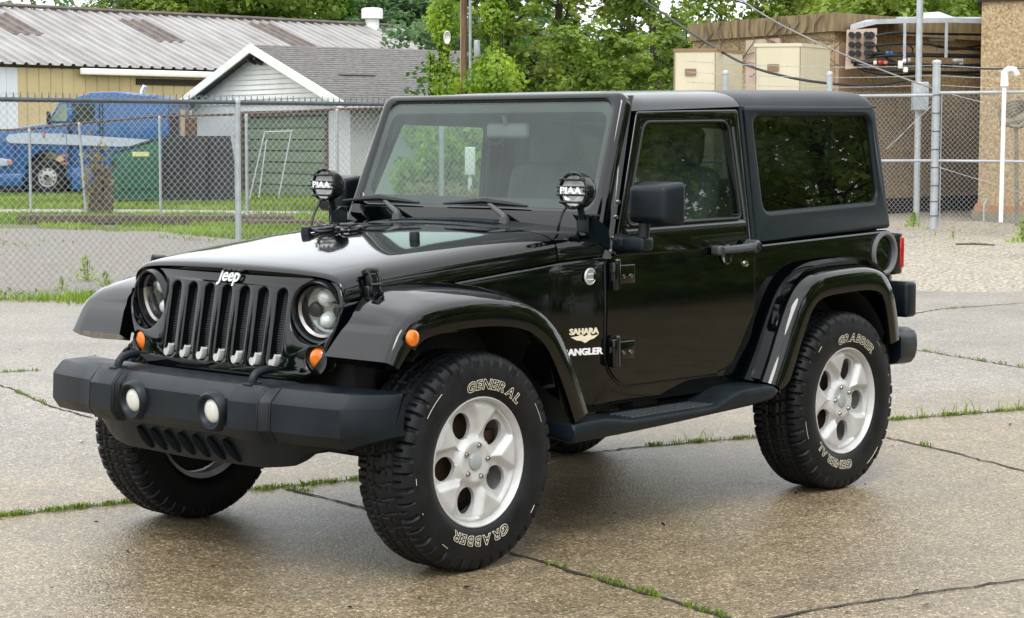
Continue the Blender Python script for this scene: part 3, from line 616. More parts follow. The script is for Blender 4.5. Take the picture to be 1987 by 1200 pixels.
# ---- badges
def badge(txt, size, x, z, mat, name, shear=0, bold=.001, sx=1.0):
    t = text_mb(txt, size, .0018, bold=bold, shear=shear); t.map(lambda a, b, c: (x+a*sx, -(ysurf(x+a*sx, z+b)+.0028+c), z+b)); t.build(name, mat, car)
badge('SAHARA', .033, .768, .823, M['cream'], 'trim_badge', bold=.0012, sx=1.05)
badge('WRANGLER', .036, .742, .741, M['white'], 'side_badge', bold=.0016, sx=1.15)
sw = [(-.088, .008), (-.045, .012), (-.02, .020), (.0, .008), (.03, .022), (.05, .010), (.09, .016), (.06, -.004), (.035, -.010), (.012, -.022), (.004, -.026), (-.02, -.014), (-.05, -.010)]
q = plate(sw, (), .0012, 0); q.map(lambda a, b, c: (.770+a*.72, -(ysurf(.77+a*.72, .797)+.0035+c), .797+b*.75)); q.build('trim_emblem', M['cream'], car)
q = MB(); q.lathe([(.034, 0), (.034, -.005), (.030, -.007), (.028, -.005)], 30, 'y', (.795, -ysurf(.795, 1.04)-.001, 1.042)); rbg = q.build('round_badge', M['silverbadge'], car)
q = MB(); q.lathe([(.028, -.004), (0, -.0045)], 30, 'y', (.795, -ysurf(.795, 1.04)-.001, 1.042)); q.build('badge_face', M['galv'], rbg)
q = MB()
for zz_ in (.010, -.012): q.box((.795, -ysurf(.795, 1.04)-.0062, 1.042+zz_), (.036, .002, .004), ry=.0)
q.build('badge_marks', M['white'], rbg)

# ---- wheels
def tyre_mb():
    prof = [(.232, -.096), (.240, -.112), (.252, -.124), (.275, -.1315), (.300, -.134), (.325, -.1335), (.345, -.131), (.358, -.1275), (.368, -.1262), (.378, -.1235), (.388, -.1185), (.396, -.110), (.4015, -.101), (.4045, -.088), (.4055, -.078), (.4058, -.066), (.406, -.060), (.406, -.046), (.406, -.036), (.4065, -.030), (.4065, -.018), (.407, -.006)]
    prof = prof+[(r, -y) for r, y in prof[::-1]]
    n = 352; rows = []
    for k in range(n):
        th = 2*PI*k/n; row = []
        for (r, y) in prof:
            rr, yy = r, y; ay = abs(y); u = k % 8; ph = (k//8) % 2; sg = 1 if y > 0 else -1
            if r > .362:
                if ay > .072:                                   # shoulder lugs
                    if u == 0 or (u == 1 and ph) or (u == 4 and ay < .108): rr -= .011 if ay < .120 else .003; yy -= sg*(.0065 if ay > .110 else 0)
                    elif ay > .116 and ph: yy += sg*.0025
                elif .056 < ay <= .070: rr -= .008               # rib groove
                elif .032 < ay <= .056:
                    if (k+int(ay*300)) % 8 in (2,): rr -= .009
                elif .026 < ay <= .037: rr -= .008
                elif (k+3+int(ay*200)) % 8 == 4: rr -= .009
            row.append((rr*math.cos(th), yy, rr*math.sin(th)))
        rows.append(row)
    rows.append(rows[0]); m = MB(); m.grid(rows); return m
def rim_mb():
    m = MB(); nr, nt_ = 40, 240; rs = list(np.linspace(.0, .226, nr)); hc, hr_ = .147, .0455
    def dep_(r, th):
        ph = (th-hole0) % (2*PI/5); ph = ph-2*PI/5 if ph > PI/5 else ph      # angle from nearest hole
        base = -.104+.018*max(0, (.10-r)/.10)**1.5 + (.012*max(0, (r-.205)/.021))
        st = lambda a, b, x: (lambda t: t*t*(3-2*t))(min(1, max(0, (x-a)/(b-a))))
        px, py = r*math.cos(ph)-hc, r*math.sin(ph)
        lane = st(-.082, -.058, py)*(1-st(.045, .075, py))      # pocket width, wider on one side of the hole
        rad = st(.070, .105, r)*(1-st(.207, .217, r))
        p = lane*rad*.026
        d0 = 0
        return base+p
    hole0 = R_(41)
    vid = {}; V = []; F_ = []
    for i, r in enumerate(rs):
        for j in range(nt_):
            th = 2*PI*j/nt_; ph = (th-hole0) % (2*PI/5); ph = ph-2*PI/5 if ph > PI/5 else ph; h0 = th-ph
            px, py = r*math.cos(ph)-hc, r*math.sin(ph); d = math.hypot(px/1.12, py)
            x, z = r*math.cos(th), r*math.sin(th)
            if abs(d-hr_) < .0035:                          # snap to the hole's edge
                k = hr_/d; qx, qy = hc+px*k, py*k; x = qx*math.cos(h0)-qy*math.sin(h0); z = qx*math.sin(h0)+qy*math.cos(h0)
            V.append((x, dep_(r, th), z))
    edge = []
    for i in range(nr-1):
        for j in range(nt_):
            j2 = (j+1) % nt_; rc = (rs[i]+rs[i+1])/2; th = 2*PI*(j+.5)/nt_; ph = (th-hole0) % (2*PI/5); ph = ph-2*PI/5 if ph > PI/5 else ph
            d = math.hypot((rc*math.cos(ph)-hc)/1.12, rc*math.sin(ph))
            if d < hr_: continue
            F_.append((i*nt_+j, i*nt_+j2, (i+1)*nt_+j2, (i+1)*nt_+j))
    m.add(V, F_)
    for k in range(5):                                        # hole walls
        h0 = hole0+2*PI*k/5; lo, hi = [], []
        for i in range(28):
            a = 2*PI*i/28; px, py = hc+hr_*1.12*math.cos(a), hr_*math.sin(a); x = px*math.cos(h0)-py*math.sin(h0); z = px*math.sin(h0)+py*math.cos(h0)
            yy_ = dep_(math.hypot(x, z), math.atan2(z, x)); lo.append((x, yy_, z)); hi.append((x, yy_+.016, z))
        m.grid([lo, hi], True)
    m.lathe([(.225, -.092), (.228, -.100), (.232, -.112), (.238, -.119), (.2425, -.117), (.2425, -.108), (.234, -.098), (.222, -.06), (.215, .10), (.235, .115)], 72, 'y')
    return m
def arc_text(m, txt, ang, rad, h, sgn=1, yoff=-.1355):
    gl = []; x = 0
    for c in txt:
        t = text_mb(c, h*1.38, outline=.00125, bold=.0016); xs = [p[0] for p in t.v]; wd = (max(xs)-min(xs))*1.18; cxm = (max(xs)+min(xs))/2
        gl.append((t, x+wd/2, cxm)); x += wd+h*.16
    for t, xc, cxm in gl:
        a0 = ang-(xc-x/2)/rad
        for i, p in enumerate(t.v):
            u = (p[0]-cxm)*1.18+.18*p[1]; v = rad+p[1]; a = a0-u/rad
            t.v[i] = (v*math.cos(a), -.0008+lerp(v, [.252, .275, .300, .325], [-.124, -.1315, -.134, -.1335])+p[2]*.8, v*math.sin(a))
        m.merge(t)
wheel = thing('wheel', None, None); wheel.parent = car
tmb = tyre_mb(); ty = tmb.build('tyre', M['tyre'], wheel, angle=28, recalc=False)
rim_o = rim_mb().build('rim', M['alloy'], wheel, angle=40)
lt = MB(); arc_text(lt, 'GENERAL', R_(76), .287, .036); arc_text(lt, 'GRABBER', R_(-93), .287, .036)
for a, l in ((R_(128), .16), (R_(183), .035), (R_(205), .01), (R_(232), .05), (R_(20), .12), (R_(-40), .05)):
    k = max(2, int(l/.012)); lt.tube([(.345*math.cos(a+t), -.1325, .345*math.sin(a+t)) for t in np.linspace(0, l*2, k)], .0012, 4)
lt.build('lettering', M['tyrewhite'], wheel, recalc=False)
for k in range(5):
    a = R_(5+72*k); nb = MB(); nb.lathe([(0, -.022), (.007, -.021), (.011, -.014), (.0125, .0), (.013, .01)], 12, 'y', (.0615*math.cos(a), -.088, .0615*math.sin(a))); nb.build('lug_nut', M['steel'], wheel)
cb = MB(); cb.lathe([(0, -.010), (.020, -.0095), (.030, -.006), (.034, .004), (.034, .02)], 28, 'y', (0, -.094, 0)); cb.build('centre_cap', M['galv'], wheel)
bd = MB(); bd.lathe([(0, -.01), (.09, -.01), (.165, -.005), (.165, .01), (.10, .012)], 40, 'y', (0, .0, 0)); bd.rbox((.135, .0, .03), (.08, .07, .14), .01); bd.build('brake_disc', M['rust'], wheel)
bs = MB(); bs.lathe([(0, .03), (.212, .03), (.212, .04)], 40, 'y'); bs.build('dark_backing', M['dark'], wheel)  # dark disc added behind the rim holes so they read black
wheel.location = (0, -.786, .404)
def put_wheel(x, s, rot, z=.404):
    c = dup(wheel, car); c.location = (x, s*.786, z); c.rotation_euler = (0, rot, PI if s > 0 else 0); return c
put_wheel(2.424, -1, R_(-170)); put_wheel(0, 1, R_(20)); put_wheel(2.424, 1, R_(100))
STEER = R_(0)
wheel.rotation_euler = (0, 0, STEER)
sp_ = dup(wheel, car); sp_.location = (3.17, .0, 1.02); sp_.rotation_euler = (0, 0, R_(90)); sp_.name = 'spare_wheel'
for c in list(sp_.children):
    if c.name.startswith('brake_disc'): bpy.data.objects.remove(c)
# ---- interior
it = MB(); it.rbox((1.02, 0, 1.17), (.22, 1.30, .20), .05); it.rbox((1.10, -.36, 1.23), (.14, .40, .12), .04); it.box((1.9, 0, .70), (2.0, 1.40, .05)); it.rbox((1.25, 0, .85), (.9, .22, .25), .05); it.build('dashboard', M['interior'], car)
for s in (-1, 1):
    st = MB(); st.rbox((1.55, s*.36, .86), (.50, .50, .18), .06); st.rbox((1.80, s*.36, 1.16), (.16, .48, .62), .07, ry=.18); seat = st.build('seat', M['fabric'], car)
    hd = MB(); hd.rbox((1.865, s*.36, 1.555), (.12, .27, .20), .055, ry=.12); hd.tube([(1.845, s*.36-.06, 1.40), (1.86, s*.36-.06, 1.52)], .008, 6); hd.tube([(1.845, s*.36+.06, 1.40), (1.86, s*.36+.06, 1.52)], .008, 6); hd.build('headrest', M['fabric'], seat)
rs_ = MB(); rs_.rbox((2.42, 0, 1.10), (.16, .95, .60), .06, ry=.15); rs_.rbox((2.2, 0, .85), (.4, .95, .16), .05); rs_.build('rear_seat', M['fabric'], car)
rl = MB()
for s in (-1, 1):
    rl.tube(spline([(1.92, s*.66, .75), (1.93, s*.65, 1.2), (1.93, s*.63, 1.55), (1.93, s*.58, 1.66), (1.93, s*.45, 1.70), (1.93, 0, 1.70)], 6), .036, 10)
    rl.tube([(1.93, s*.60, 1.66), (1.5, s*.61, 1.675), (1.16, s*.62, 1.68)], .034, 10); rl.tube([(1.93, s*.60, 1.66), (2.5, s*.61, 1.62), (2.9, s*.62, 1.15)], .034, 10)
rl.build('roll_bar', M['interior'], car)
sw_ = MB(); T = Matrix.Translation((1.30, -.37, 1.13)) @ Matrix.Rotation(R_(65), 4, 'Y')
t = MB(); t.tube([(.18*math.cos(a), .18*math.sin(a), 0) for a in np.linspace(0, 2*PI, 33)[:-1]], .014, 8, closed=True); t.rbox((0, 0, -.02), (.14, .16, .05), .02)
for a in (0, 2.1, -2.1): t.tube([(0, 0, -.01), (.17*math.cos(a), .17*math.sin(a), 0)], .012, 6)
sw_.merge(t, T).build('steering_wheel', M['interior'], car)
mm = MB(); mm.rbox((1.13, -.01, 1.622), (.035, .24, .068), .016); mm.tube([(1.12, -.01, 1.64), (1.10, -.01, 1.69)], .010, 8); mm.build('rearview_mirror', M['grey'], car)
gh = MB(); gh.tube([(1.30, .22+.058*math.cos(a), 1.615+.052*math.sin(a)) for a in np.linspace(0, 2*PI, 25)[:-1]], .010, 8, closed=True); gh.rbox((1.30, .13, 1.61), (.03, .05, .075), .02, rx=-.5); gh.build('hanging_ring', M['interior'], car)
hl_ = MB(); hl_.box((1.55, 0, 1.715), (.85, 1.22, .012)); hl_.box((2.4, 0, 1.72), (1.0, 1.22, .012)); hl_.build('headliner', M['interior'], car)
# ------------------------------------------------------------------ ground
FH = np.array([math.sin(YAW), math.cos(YAW), 0]); RH = np.array([math.cos(YAW), -math.sin(YAW), 0])
def W(l, d, z=0): p = CC*np.array([1, 1, 0])+RH*l+FH*d; return np.array([p[0], p[1], z])    # metres to the right of / ahead of the camera
def LD(p): q = np.array(p[:3])-CC; return float(q @ RH), float(q @ FH)
def pave_mat():
    m = bpy.data.materials.new('wet_concrete'); m.use_nodes = True; t = m.node_tree; b = t.nodes['Principled BSDF']; L = t.links.new
    tc = N(t, 'ShaderNodeTexCoord'); ob = tc.outputs['Object']
    def noise(sc, det=5, ro=.55): n = N(t, 'ShaderNodeTexNoise'); n.inputs['Scale'].default_value = sc; n.inputs['Detail'].default_value = det; n.inputs['Roughness'].default_value = ro; L(ob, n.inputs[0]); return n.outputs[0]
    def mth(op, a, c=None, cl=False):
        n = N(t, 'ShaderNodeMath', operation=op); n.use_clamp = cl
        for i, x in enumerate((a, c)):
            if x is None: continue
            if isinstance(x, (int, float)): n.inputs[i].default_value = x
            else: L(x, n.inputs[i])
        return n.outputs[0]
    def rng_(x, a, c, lo, hi): n = N(t, 'ShaderNodeMapRange'); n.interpolation_type = 'SMOOTHSTEP'; L(x, n.inputs[0]); n.inputs[1].default_value = a; n.inputs[2].default_value = c; n.inputs[3].default_value = lo; n.inputs[4].default_value = hi; return n.outputs[0]
    def ramp(x, *st):
        n = N(t, 'ShaderNodeValToRGB'); e = n.color_ramp.elements
        while len(e) < len(st): e.new(.5)
        for q, (ps, c) in zip(e, st): q.position = ps; q.color = (*c, 1)
        L(x, n.inputs[0]); return n.outputs[0]
    def mixc(f, a, c, bt='MIX'):
        n = N(t, 'ShaderNodeMixRGB', blend_type=bt)
        if isinstance(f, (int, float)): n.inputs[0].default_value = f
        else: L(f, n.inputs[0])
        L(a, n.inputs[1]); L(c, n.inputs[2]); return n.outputs[0]
    # damp ground towards this corner of the lot, dry slabs further off
    dv = N(t, 'ShaderNodeVectorMath', operation='DOT_PRODUCT'); L(ob, dv.inputs[0]); k = FH-.50*RH; dv.inputs[1].default_value = tuple(k)
    off = float(CC @ k)
    d = mth('SUBTRACT', dv.outputs['Value'], off+10.7)
    d = mth('ADD', d, mth('MULTIPLY', mth('SUBTRACT', noise(.55, 4), .5), 5.0))
    d = mth('ADD', d, mth('MULTIPLY', mth('SUBTRACT', noise(3.0, 5), .5), 1.2))
    wet = rng_(d, -.9, 1.5, 1, 0)
    def voro(sc): n = N(t, 'ShaderNodeTexVoronoi'); n.inputs['Scale'].default_value = sc; L(ob, n.inputs[0]); return n
    v1 = voro(112); v2 = voro(47); sr = N(t, 'ShaderNodeSeparateColor'); L(v1.outputs['Color'], sr.inputs[0]); sr2 = N(t, 'ShaderNodeSeparateColor'); L(v2.outputs['Color'], sr2.inputs[0])
    agg = sr.outputs[0]; agg2 = noise(24, 4, .65); big = noise(.8, 6); mid = noise(5, 5)
    dry = ramp(agg, (.0, (.15, .138, .122)), (.25, (.200, .182, .156)), (.72, (.252, .230, .196)), (.88, (.36, .337, .302)), (1.0, (.52, .49, .445)))
    wtc = ramp(agg, (.0, (.105, .079, .047)), (.25, (.182, .141, .087)), (.72, (.245, .192, .121)), (.88, (.33, .265, .172)), (1.0, (.52, .44, .31)))
    col = mixc(wet, dry, wtc)
    col = mixc(1.0, col, ramp(big, (.3, (.80, .80, .80)), (.7, (1.12, 1.11, 1.09))), 'MULTIPLY')
    col = mixc(.55, col, ramp(mid, (.32, (.74, .73, .71)), (.68, (1.18, 1.17, 1.15))), 'MULTIPLY')
    col = mixc(.6, col, ramp(agg2, (.30, (.55, .54, .52)), (.45, (1, 1, 1))), 'MULTIPLY')
    col = mixc(.55, col, ramp(sr2.outputs[1], (.0, (.5, .48, .46)), (.18, (1, 1, 1)), (.86, (1, 1, 1)), (1.0, (1.45, 1.42, 1.38))), 'MULTIPLY')
    L(col, b.inputs['Base Color'])
    r = mth('ADD', rng_(wet, 0, 1, .48, .33), mth('MULTIPLY', mth('SUBTRACT', mid, .5), .30), True); L(r, b.inputs['Roughness'])
    b.inputs['Specular IOR Level'].default_value = .42
    bp = N(t, 'ShaderNodeBump'); bp.inputs['Strength'].default_value = .5; bp.inputs['Distance'].default_value = .006; L(mth('SUBTRACT', mth('MULTIPLY', agg2, .8), v1.outputs['Distance']), bp.inputs['Height']); L(bp.outputs[0], b.inputs['Normal'])
    return m
M['pave'] = pave_mat()
M['soil'] = pm('soil', (.085, .070, .045), .95, var=.4, scale=1.2, col2=(.12, .14, .04), bump=.5, bscale=12)
M['path'] = pm('pale_path', (.34, .32, .30), .85, var=.15, scale=4, bump=.3, bscale=60)
M['gravel'] = pm('pea_gravel', (.125, .108, .082), .85, scale=26, col2=(.50, .45, .37), bump=1.0, bscale=40, detail=4)
M['joint'] = pm('joint_dirt', (.018, .016, .012), .9, var=.4, scale=20)
g0 = MB(); g0.add([(-300, -300, -.03), (500, -300, -.03), (500, 500, -.03), (-300, 500, -.03)], [(0, 1, 2, 3)]); tag(g0.build('ground', M['soil'], recalc=False), kind='structure')
pv = MB(); pv.add([W(-40, -20), W(60, -20), W(60, 30), W(9.5, 29), W(-2.6, 31.0), W(-4.6, 32.6), W(-6.0, 35.0), W(-9, 36.2), W(-40, 36)], [tuple(range(9))]); tag(pv.build('pavement', M['pave'], recalc=False), kind='structure')
M['backlot'] = pm('worn_asphalt', (.115, .102, .090), .9, scale=16, col2=(.27, .245, .215), bump=.6, bscale=22, detail=8)
bl_ = MB(); rows = []
for l in np.arange(-40, -1.4, .3):
    d0 = 20.15+.115*(l+5)+.12*math.sin(l*2.1)+.06*math.sin(l*7); d1 = float(np.interp(l, [-40, -9, -6, -4.6, -2.6], [36, 36.2, 35, 32.6, 31])); rows.append([W(l, d0+(d1-d0)*t, .004+.02*math.sin(PI*t)) for t in np.linspace(0, 1, 8)])
bl_.grid(rows); tag(bl_.build('back_lot', M['backlot'], recalc=False), kind='structure')
pt = MB(); pt.add([W(-25, 43.5, .004), W(-8, 43.6, .004), W(-3, 42.6, .004), W(-3, 44.2, .004), W(-9, 46.0, .004), W(-25, 45.8, .004)], [tuple(range(6))]); tag(pt.build('path', M['path'], recalc=False), kind='structure')
# gravel bank on the right
gv = MB(); rows = []
for i in range(60):
    d = 20.5+i*.42; row = []
    for j in range(70):
        l = 1.2+j*.32; ed = max(0, d-(21.2+.25*max(0, 4.6-l)+.05*math.sin(l*3))); z = -.02+min(.36, .05*ed**.9+.02*min(1, ed*3))+.018*math.sin(l*5.1+d*3)*min(1, ed)+rng.normal()*.006
        row.append(W(l, d, z))
    rows.append(row)
gv.grid(rows); tag(gv.build('gravel', M['gravel'], recalc=False), kind='structure')
GZ = lambda d: -.02+min(.36, .05*max(0, d-21.3)**.9+.02)

# slab joints: dirt-filled grooves, moss and grass tufts along them
def ribbon(pts, wd, z=.004):
    m = MB(); rows = []
    for i, p in enumerate(pts):
        a = pts[max(0, i-1)]; b = pts[min(len(pts)-1, i+1)]; t = Vector((b[0]-a[0], b[1]-a[1], 0)).normalized(); n = Vector((-t.y, t.x, 0)); wv = wd*(.6+.8*rng.random())
        rows.append([(p[0]+n.x*wv, p[1]+n.y*wv, z), (p[0]-n.x*wv, p[1]-n.y*wv, z)])
    m.grid(rows); return m
def jline(pix, n=60):
    g = [G(*p) for p in pix]; out = []
    for a, b in zip(g[:-1], g[1:]):
        k = max(2, int(np.linalg.norm(b-a)/.05))
        for i in range(k): out.append(a+(b-a)*i/k+rng.normal(size=3)*.006*np.array([1, 1, 0]))
    out.append(g[-1]); return out
JOINTS = [(jline([(-900, 1105), (0, 1003), (275, 973), (700, 930), (1270, 866), (1465, 850), (1725, 816), (1990, 795), (2600, 745)]), .010),
          (jline([(560, 950), (700, 985), (990, 1073), (1400, 1197), (1700, 1300)]), .010),
          (jline([(1720, 850), (1820, 872), (1990, 916), (2400, 1030)]), .008),
          (jline([(1380, 1225), (1600, 1182), (1990, 1125), (2500, 1050)]), .008),
          (jline([(1700, 672), (1800, 683), (1990, 716), (2300, 770)]), .008),
          (jline([(-200, 690), (20, 755), (100, 790), (180, 812)]), .008), (jline([(-200, 732), (80, 719)]), .008), (jline([(1600, 640), (1820, 601), (2100, 580)]), .01)]
for pts, wd in JOINTS: tag(ribbon(pts, wd).build('pavement_joint', M['joint'], recalc=False), kind='structure')

def leaf_object(name, pos, nrm, size, tone, mat, parent=None, aspect=1.6, fold=.25):
    """many small folded leaf faces in one mesh; tone goes to a point attribute"""
    n = len(pos); t = rng.normal(size=(n, 3)); t -= nrm*(t*nrm).sum(1, keepdims=True); t /= np.linalg.norm(t, axis=1, keepdims=True)+1e-9; b = np.cross(nrm, t)
    s = np.asarray(size).reshape(-1, 1); a = pos-t*s*.5*aspect; c = pos+t*s*.5*aspect; l = pos+b*s*.5+nrm*s*fold*.5-t*s*.1; r = pos-b*s*.5+nrm*s*fold*.5-t*s*.1
    V = np.stack([a, r, c, l], 1).reshape(-1, 3); me = bpy.data.meshes.new(name); me.vertices.add(4*n); me.vertices.foreach_set('co', V.astype(np.float32).ravel())
    i = np.arange(n)*4; lp = np.stack([i, i+1, i+2, i, i+2, i+3], 1).ravel(); me.loops.add(6*n); me.loops.foreach_set('vertex_index', lp.astype(np.int32)); me.polygons.add(2*n); me.polygons.foreach_set('loop_start', (np.arange(2*n)*3).astype(np.int32)); me.polygons.foreach_set('loop_total', np.full(2*n, 3, np.int32))
    me.update(calc_edges=True); me.materials.append(mat); at = me.attributes.new('tone', 'FLOAT', 'POINT'); at.data.foreach_set('value', np.repeat(np.clip(tone, 0, 1), 4).astype(np.float32))
    o = bpy.data.objects.new(name, me); COL.objects.link(o)
    if parent is not None: o.parent = parent
    return o
def blade_object(name, base, h, wd, mat, lean=.35, tone=None, parent=None):
    n = len(base); a = rng.random(n)*2*PI; dx = np.stack([np.cos(a), np.sin(a), 0*a], 1); h = np.asarray(h).reshape(-1, 1)*np.ones((n, 1)); b2 = rng.random(n)*2*PI; ln = np.stack([np.cos(b2), np.sin(b2), 0*a], 1)*h*lean*rng.random((n, 1)); up = np.array([0, 0, 1.])
    V = np.stack([base-dx*wd*.5, base+dx*wd*.5, base+dx*wd*.4+ln*.35+up*h*.55, base-dx*wd*.4+ln*.35+up*h*.55, base+ln+up*h*(1-.3*rng.random((n, 1)))], 1).reshape(-1, 3)
    i = np.arange(n)*5; me = bpy.data.meshes.new(name); fs = np.concatenate([np.stack([i, i+1, i+2, i+3], 1).ravel(), np.stack([i+3, i+2, i+4], 1).ravel()])
    me.vertices.add(5*n); me.vertices.foreach_set('co', V.astype(np.float32).ravel()); me.loops.add(7*n); me.loops.foreach_set('vertex_index', fs.astype(np.int32)); me.polygons.add(2*n)
    me.polygons.foreach_set('loop_start', np.concatenate([np.arange(n)*4, 4*n+np.arange(n)*3]).astype(np.int32)); me.polygons.foreach_set('loop_total', np.concatenate([np.full(n, 4), np.full(n, 3)]).astype(np.int32))
    me.update(calc_edges=True); me.materials.append(mat); at = me.attributes.new('tone', 'FLOAT', 'POINT'); tn = rng.random(n) if tone is None else tone; at.data.foreach_set('value', np.repeat(np.clip(tn, 0, 1), 5).astype(np.float32))
    o = bpy.data.objects.new(name, me); COL.objects.link(o)
    if parent is not None: o.parent = parent
    return o
# tufts in the joints, where the photo has them: (joint, from px, to px, density, height)
def along(p, q, n, spread):
    a, b = G(*p), G(*q); t = rng.random((n, 1)); cl = .5+.5*np.sin(t*9+rng.random()*6)*np.sin(t*23+1); keep = rng.random((n, 1)) < (.05+.9*cl**2); pos = a+(b-a)*t+rng.normal(size=(n, 3))*spread*np.array([1, 1, 0]); pos[:, 2] = .003; return pos[keep[:, 0]]
ms_ = [along((-20, 1006), (270, 974), 2600, .012), along((480, 954), (700, 931), 1500, .018), along((560, 950), (600, 957), 160, .015), along((1260, 866), (1470, 850), 900, .014), along((1730, 816), (1990, 795), 1600, .016), along((1060, 1094), (1090, 1103), 80, .008), along((1140, 1118), (1290, 1164), 500, .012), along((1330, 1176), (1410, 1200), 260, .010), along((1785, 862), (1810, 869), 120, .012), along((1790, 682), (1990, 714), 500, .012), along((0, 724), (70, 720), 260, .012), (along((20, 755), (95, 788), 300, .010)), along((1830, 601), (1890, 596), 160, .02)]
mp = np.concatenate(ms_); tag(blade_object('joint_moss', mp, rng.uniform(.008, .028, len(mp)), .006, M['moss'], lean=.9), kind='stuff')
tall = np.concatenate([along((1740, 815), (1985, 796), 130, .014), along((1290, 863), (1390, 855), 40, .012)]); tag(blade_object('joint_grass', tall, rng.uniform(.04, .10, len(tall)), .006, M['grass'], lean=.7), kind='stuff')
# ------------------------------------------------------------------ grass
def field(l0, l1, d0, d1, n, h, wd, name, mat='grass', keep=None):
    l = rng.uniform(l0, l1, n); d = rng.uniform(d0, d1, n)
    if keep is not None:
        k = keep(l, d); l, d = l[k], d[k]
    pts = CC*np.array([1, 1, 0])+np.outer(l, RH)+np.outer(d, FH); pts[:, 2] = -.02
    tn = .35+.3*np.sin(l*1.3+d*.7)*np.cos(d*1.1-l*.4)+rng.normal(size=len(l))*.22
    return tag(blade_object(name, pts, rng.uniform(h*.5, h, len(l)), wd, M[mat], lean=.5, tone=tn), kind='stuff')
def nz2(l, d): return np.sin(l*1.7+d*.9)+np.sin(l*.61-d*1.3+1)+.6*np.sin(l*4.1+d*3.3)
field(-16, 3, 45.5, 60, 30000, .16, .035, 'lawn')
field(-16, 4, 30.5, 43.5, 52000, .13, .022, 'verge_grass', keep=lambda l, d: (nz2(l, d) > -1.5) & (d > np.interp(l, [-9, -6, -4.6, -2.6], [36.0, 34.8, 32.4, 30.8])+.5*np.sin(l*5)*rng.random(len(l))) & ((d > 38.6) | (l > -6.5) | (nz2(l*2, d*2) > .3)))
field(-9, -1.0, 19.3, 21.0, 15000, .15, .012, 'fence_weeds', keep=lambda l, d: (np.abs(d-(20.05+.14*(l+5)+.1*np.sin(l*2.2))) < .12+.22*np.sin(l*2.9+.4)*np.sin(l*1.1)+.42*rng.random(len(l))**2))
field(-9, -2.0, 29.5, 37.5, 2600, .12, .02, 'lot_grass', keep=lambda l, d: nz2(l*1.3, d*1.1) > 1.2)
n_ = 70; pts = np.array([G(u, v) for u, v in zip(rng.uniform(0, 1987, n_), 640+560*rng.random(n_)**1.4)]); pts[:, 2] = .006; nn_ = rng.normal(size=(n_, 3))*.15+np.array([0, 0, 1]); nn_ /= np.linalg.norm(nn_, axis=1, keepdims=True)
tag(leaf_object('leaf_litter', pts, nn_, rng.uniform(.006, .020, n_), rng.random(n_)*.5, M['litter'], aspect=2.0), kind='stuff')
n_ = 2600; l = rng.uniform(-9, -1.2, n_); cl = np.sin(l*3.1)+np.sin(l*7.7+1)*.7+.4*np.sin(l*17); k_ = rng.random(n_) < .35+.3*cl; l = l[k_]; cl = cl[k_]; n_ = len(l); d = 20.15+.115*(l+5)+rng.normal(size=n_)*.16; pts = CC*np.array([1, 1, 0])+np.outer(l, RH)+np.outer(d, FH); pts[:, 2] = rng.random(n_)**1.6*(.10+.05*cl)+.01
nn_ = rng.normal(size=(n_, 3))*.6+np.array([0, 0, .8]); nn_ /= np.linalg.norm(nn_, axis=1, keepdims=True); tag(leaf_object('weed_leaves', pts, nn_, rng.uniform(.016, .045, n_), rng.normal(.45, .25, n_), M['moss'], aspect=1.8), kind='stuff')
# single weeds
def weed(u, v, h, n, label, z=None, D=None, dry=0, wd=None):
    p = G(u, v) if D is None else P(u, v, D); r = thing('weed', label, 'weed', p, group=None)
    pos = rng.normal(size=(n, 3)); zz_ = rng.random(n)**1.7; pos = pos*np.array([h*.34, h*.34, 0])*(1.05-zz_)[:, None]; pos[:, 2] = zz_*h; nr = rng.normal(size=(len(pos), 3))+np.array([0, 0, .8]); nr /= np.linalg.norm(nr, axis=1, keepdims=True)
    leaf_object('foliage', pos, nr, rng.uniform(.5, 1.2, len(pos))*(wd or h*.085), rng.normal(.6, .2, len(pos)), M['dry' if dry else 'grass'], r, aspect=2.6)
    st = MB()
    for k in range(5): a = rng.random()*6.3; st.tube([(0, 0, 0), (h*.1*math.cos(a), h*.1*math.sin(a), h*.45), (h*.16*math.cos(a), h*.16*math.sin(a), h*.85)], h*.012, 4)
    st.build('stem', M['twig'], r, recalc=False); return r
weed(168, 548, .30, 170, 'tall leafy weed at the fence foot left of the car')
weed(205, 556, .17, 200, 'bushy low weed at the fence foot beside the passenger fender')
weed(120, 566, .16, 160, 'small weed tuft at the fence foot near the left edge')
weed(1772, 440, .20, 260, 'broad leafy weed beside the tall galvanised corner post', D=27.6)
weed(1850, 466, .13, 70, 'small weed sprig in the gravel beside the lying stick', D=26)
weed(1815, 458, .07, 40, 'tiny weed in the gravel between the corner post and the stick', D=27)
weed(1985, 470, .28, 220, 'leafy weed in the gravel at the right edge', D=25)
sk = MB(); a_, b_ = P(1855, 474, 25.2), P(1930, 476, 24.8); sk.tube([a_, (a_+b_)/2+np.array([0, 0, .01]), b_], [.012, .016, .010], 6); tag(sk.build('stick', M['twig'], recalc=False), 'thin brown stick lying on the pale gravel', 'stick')

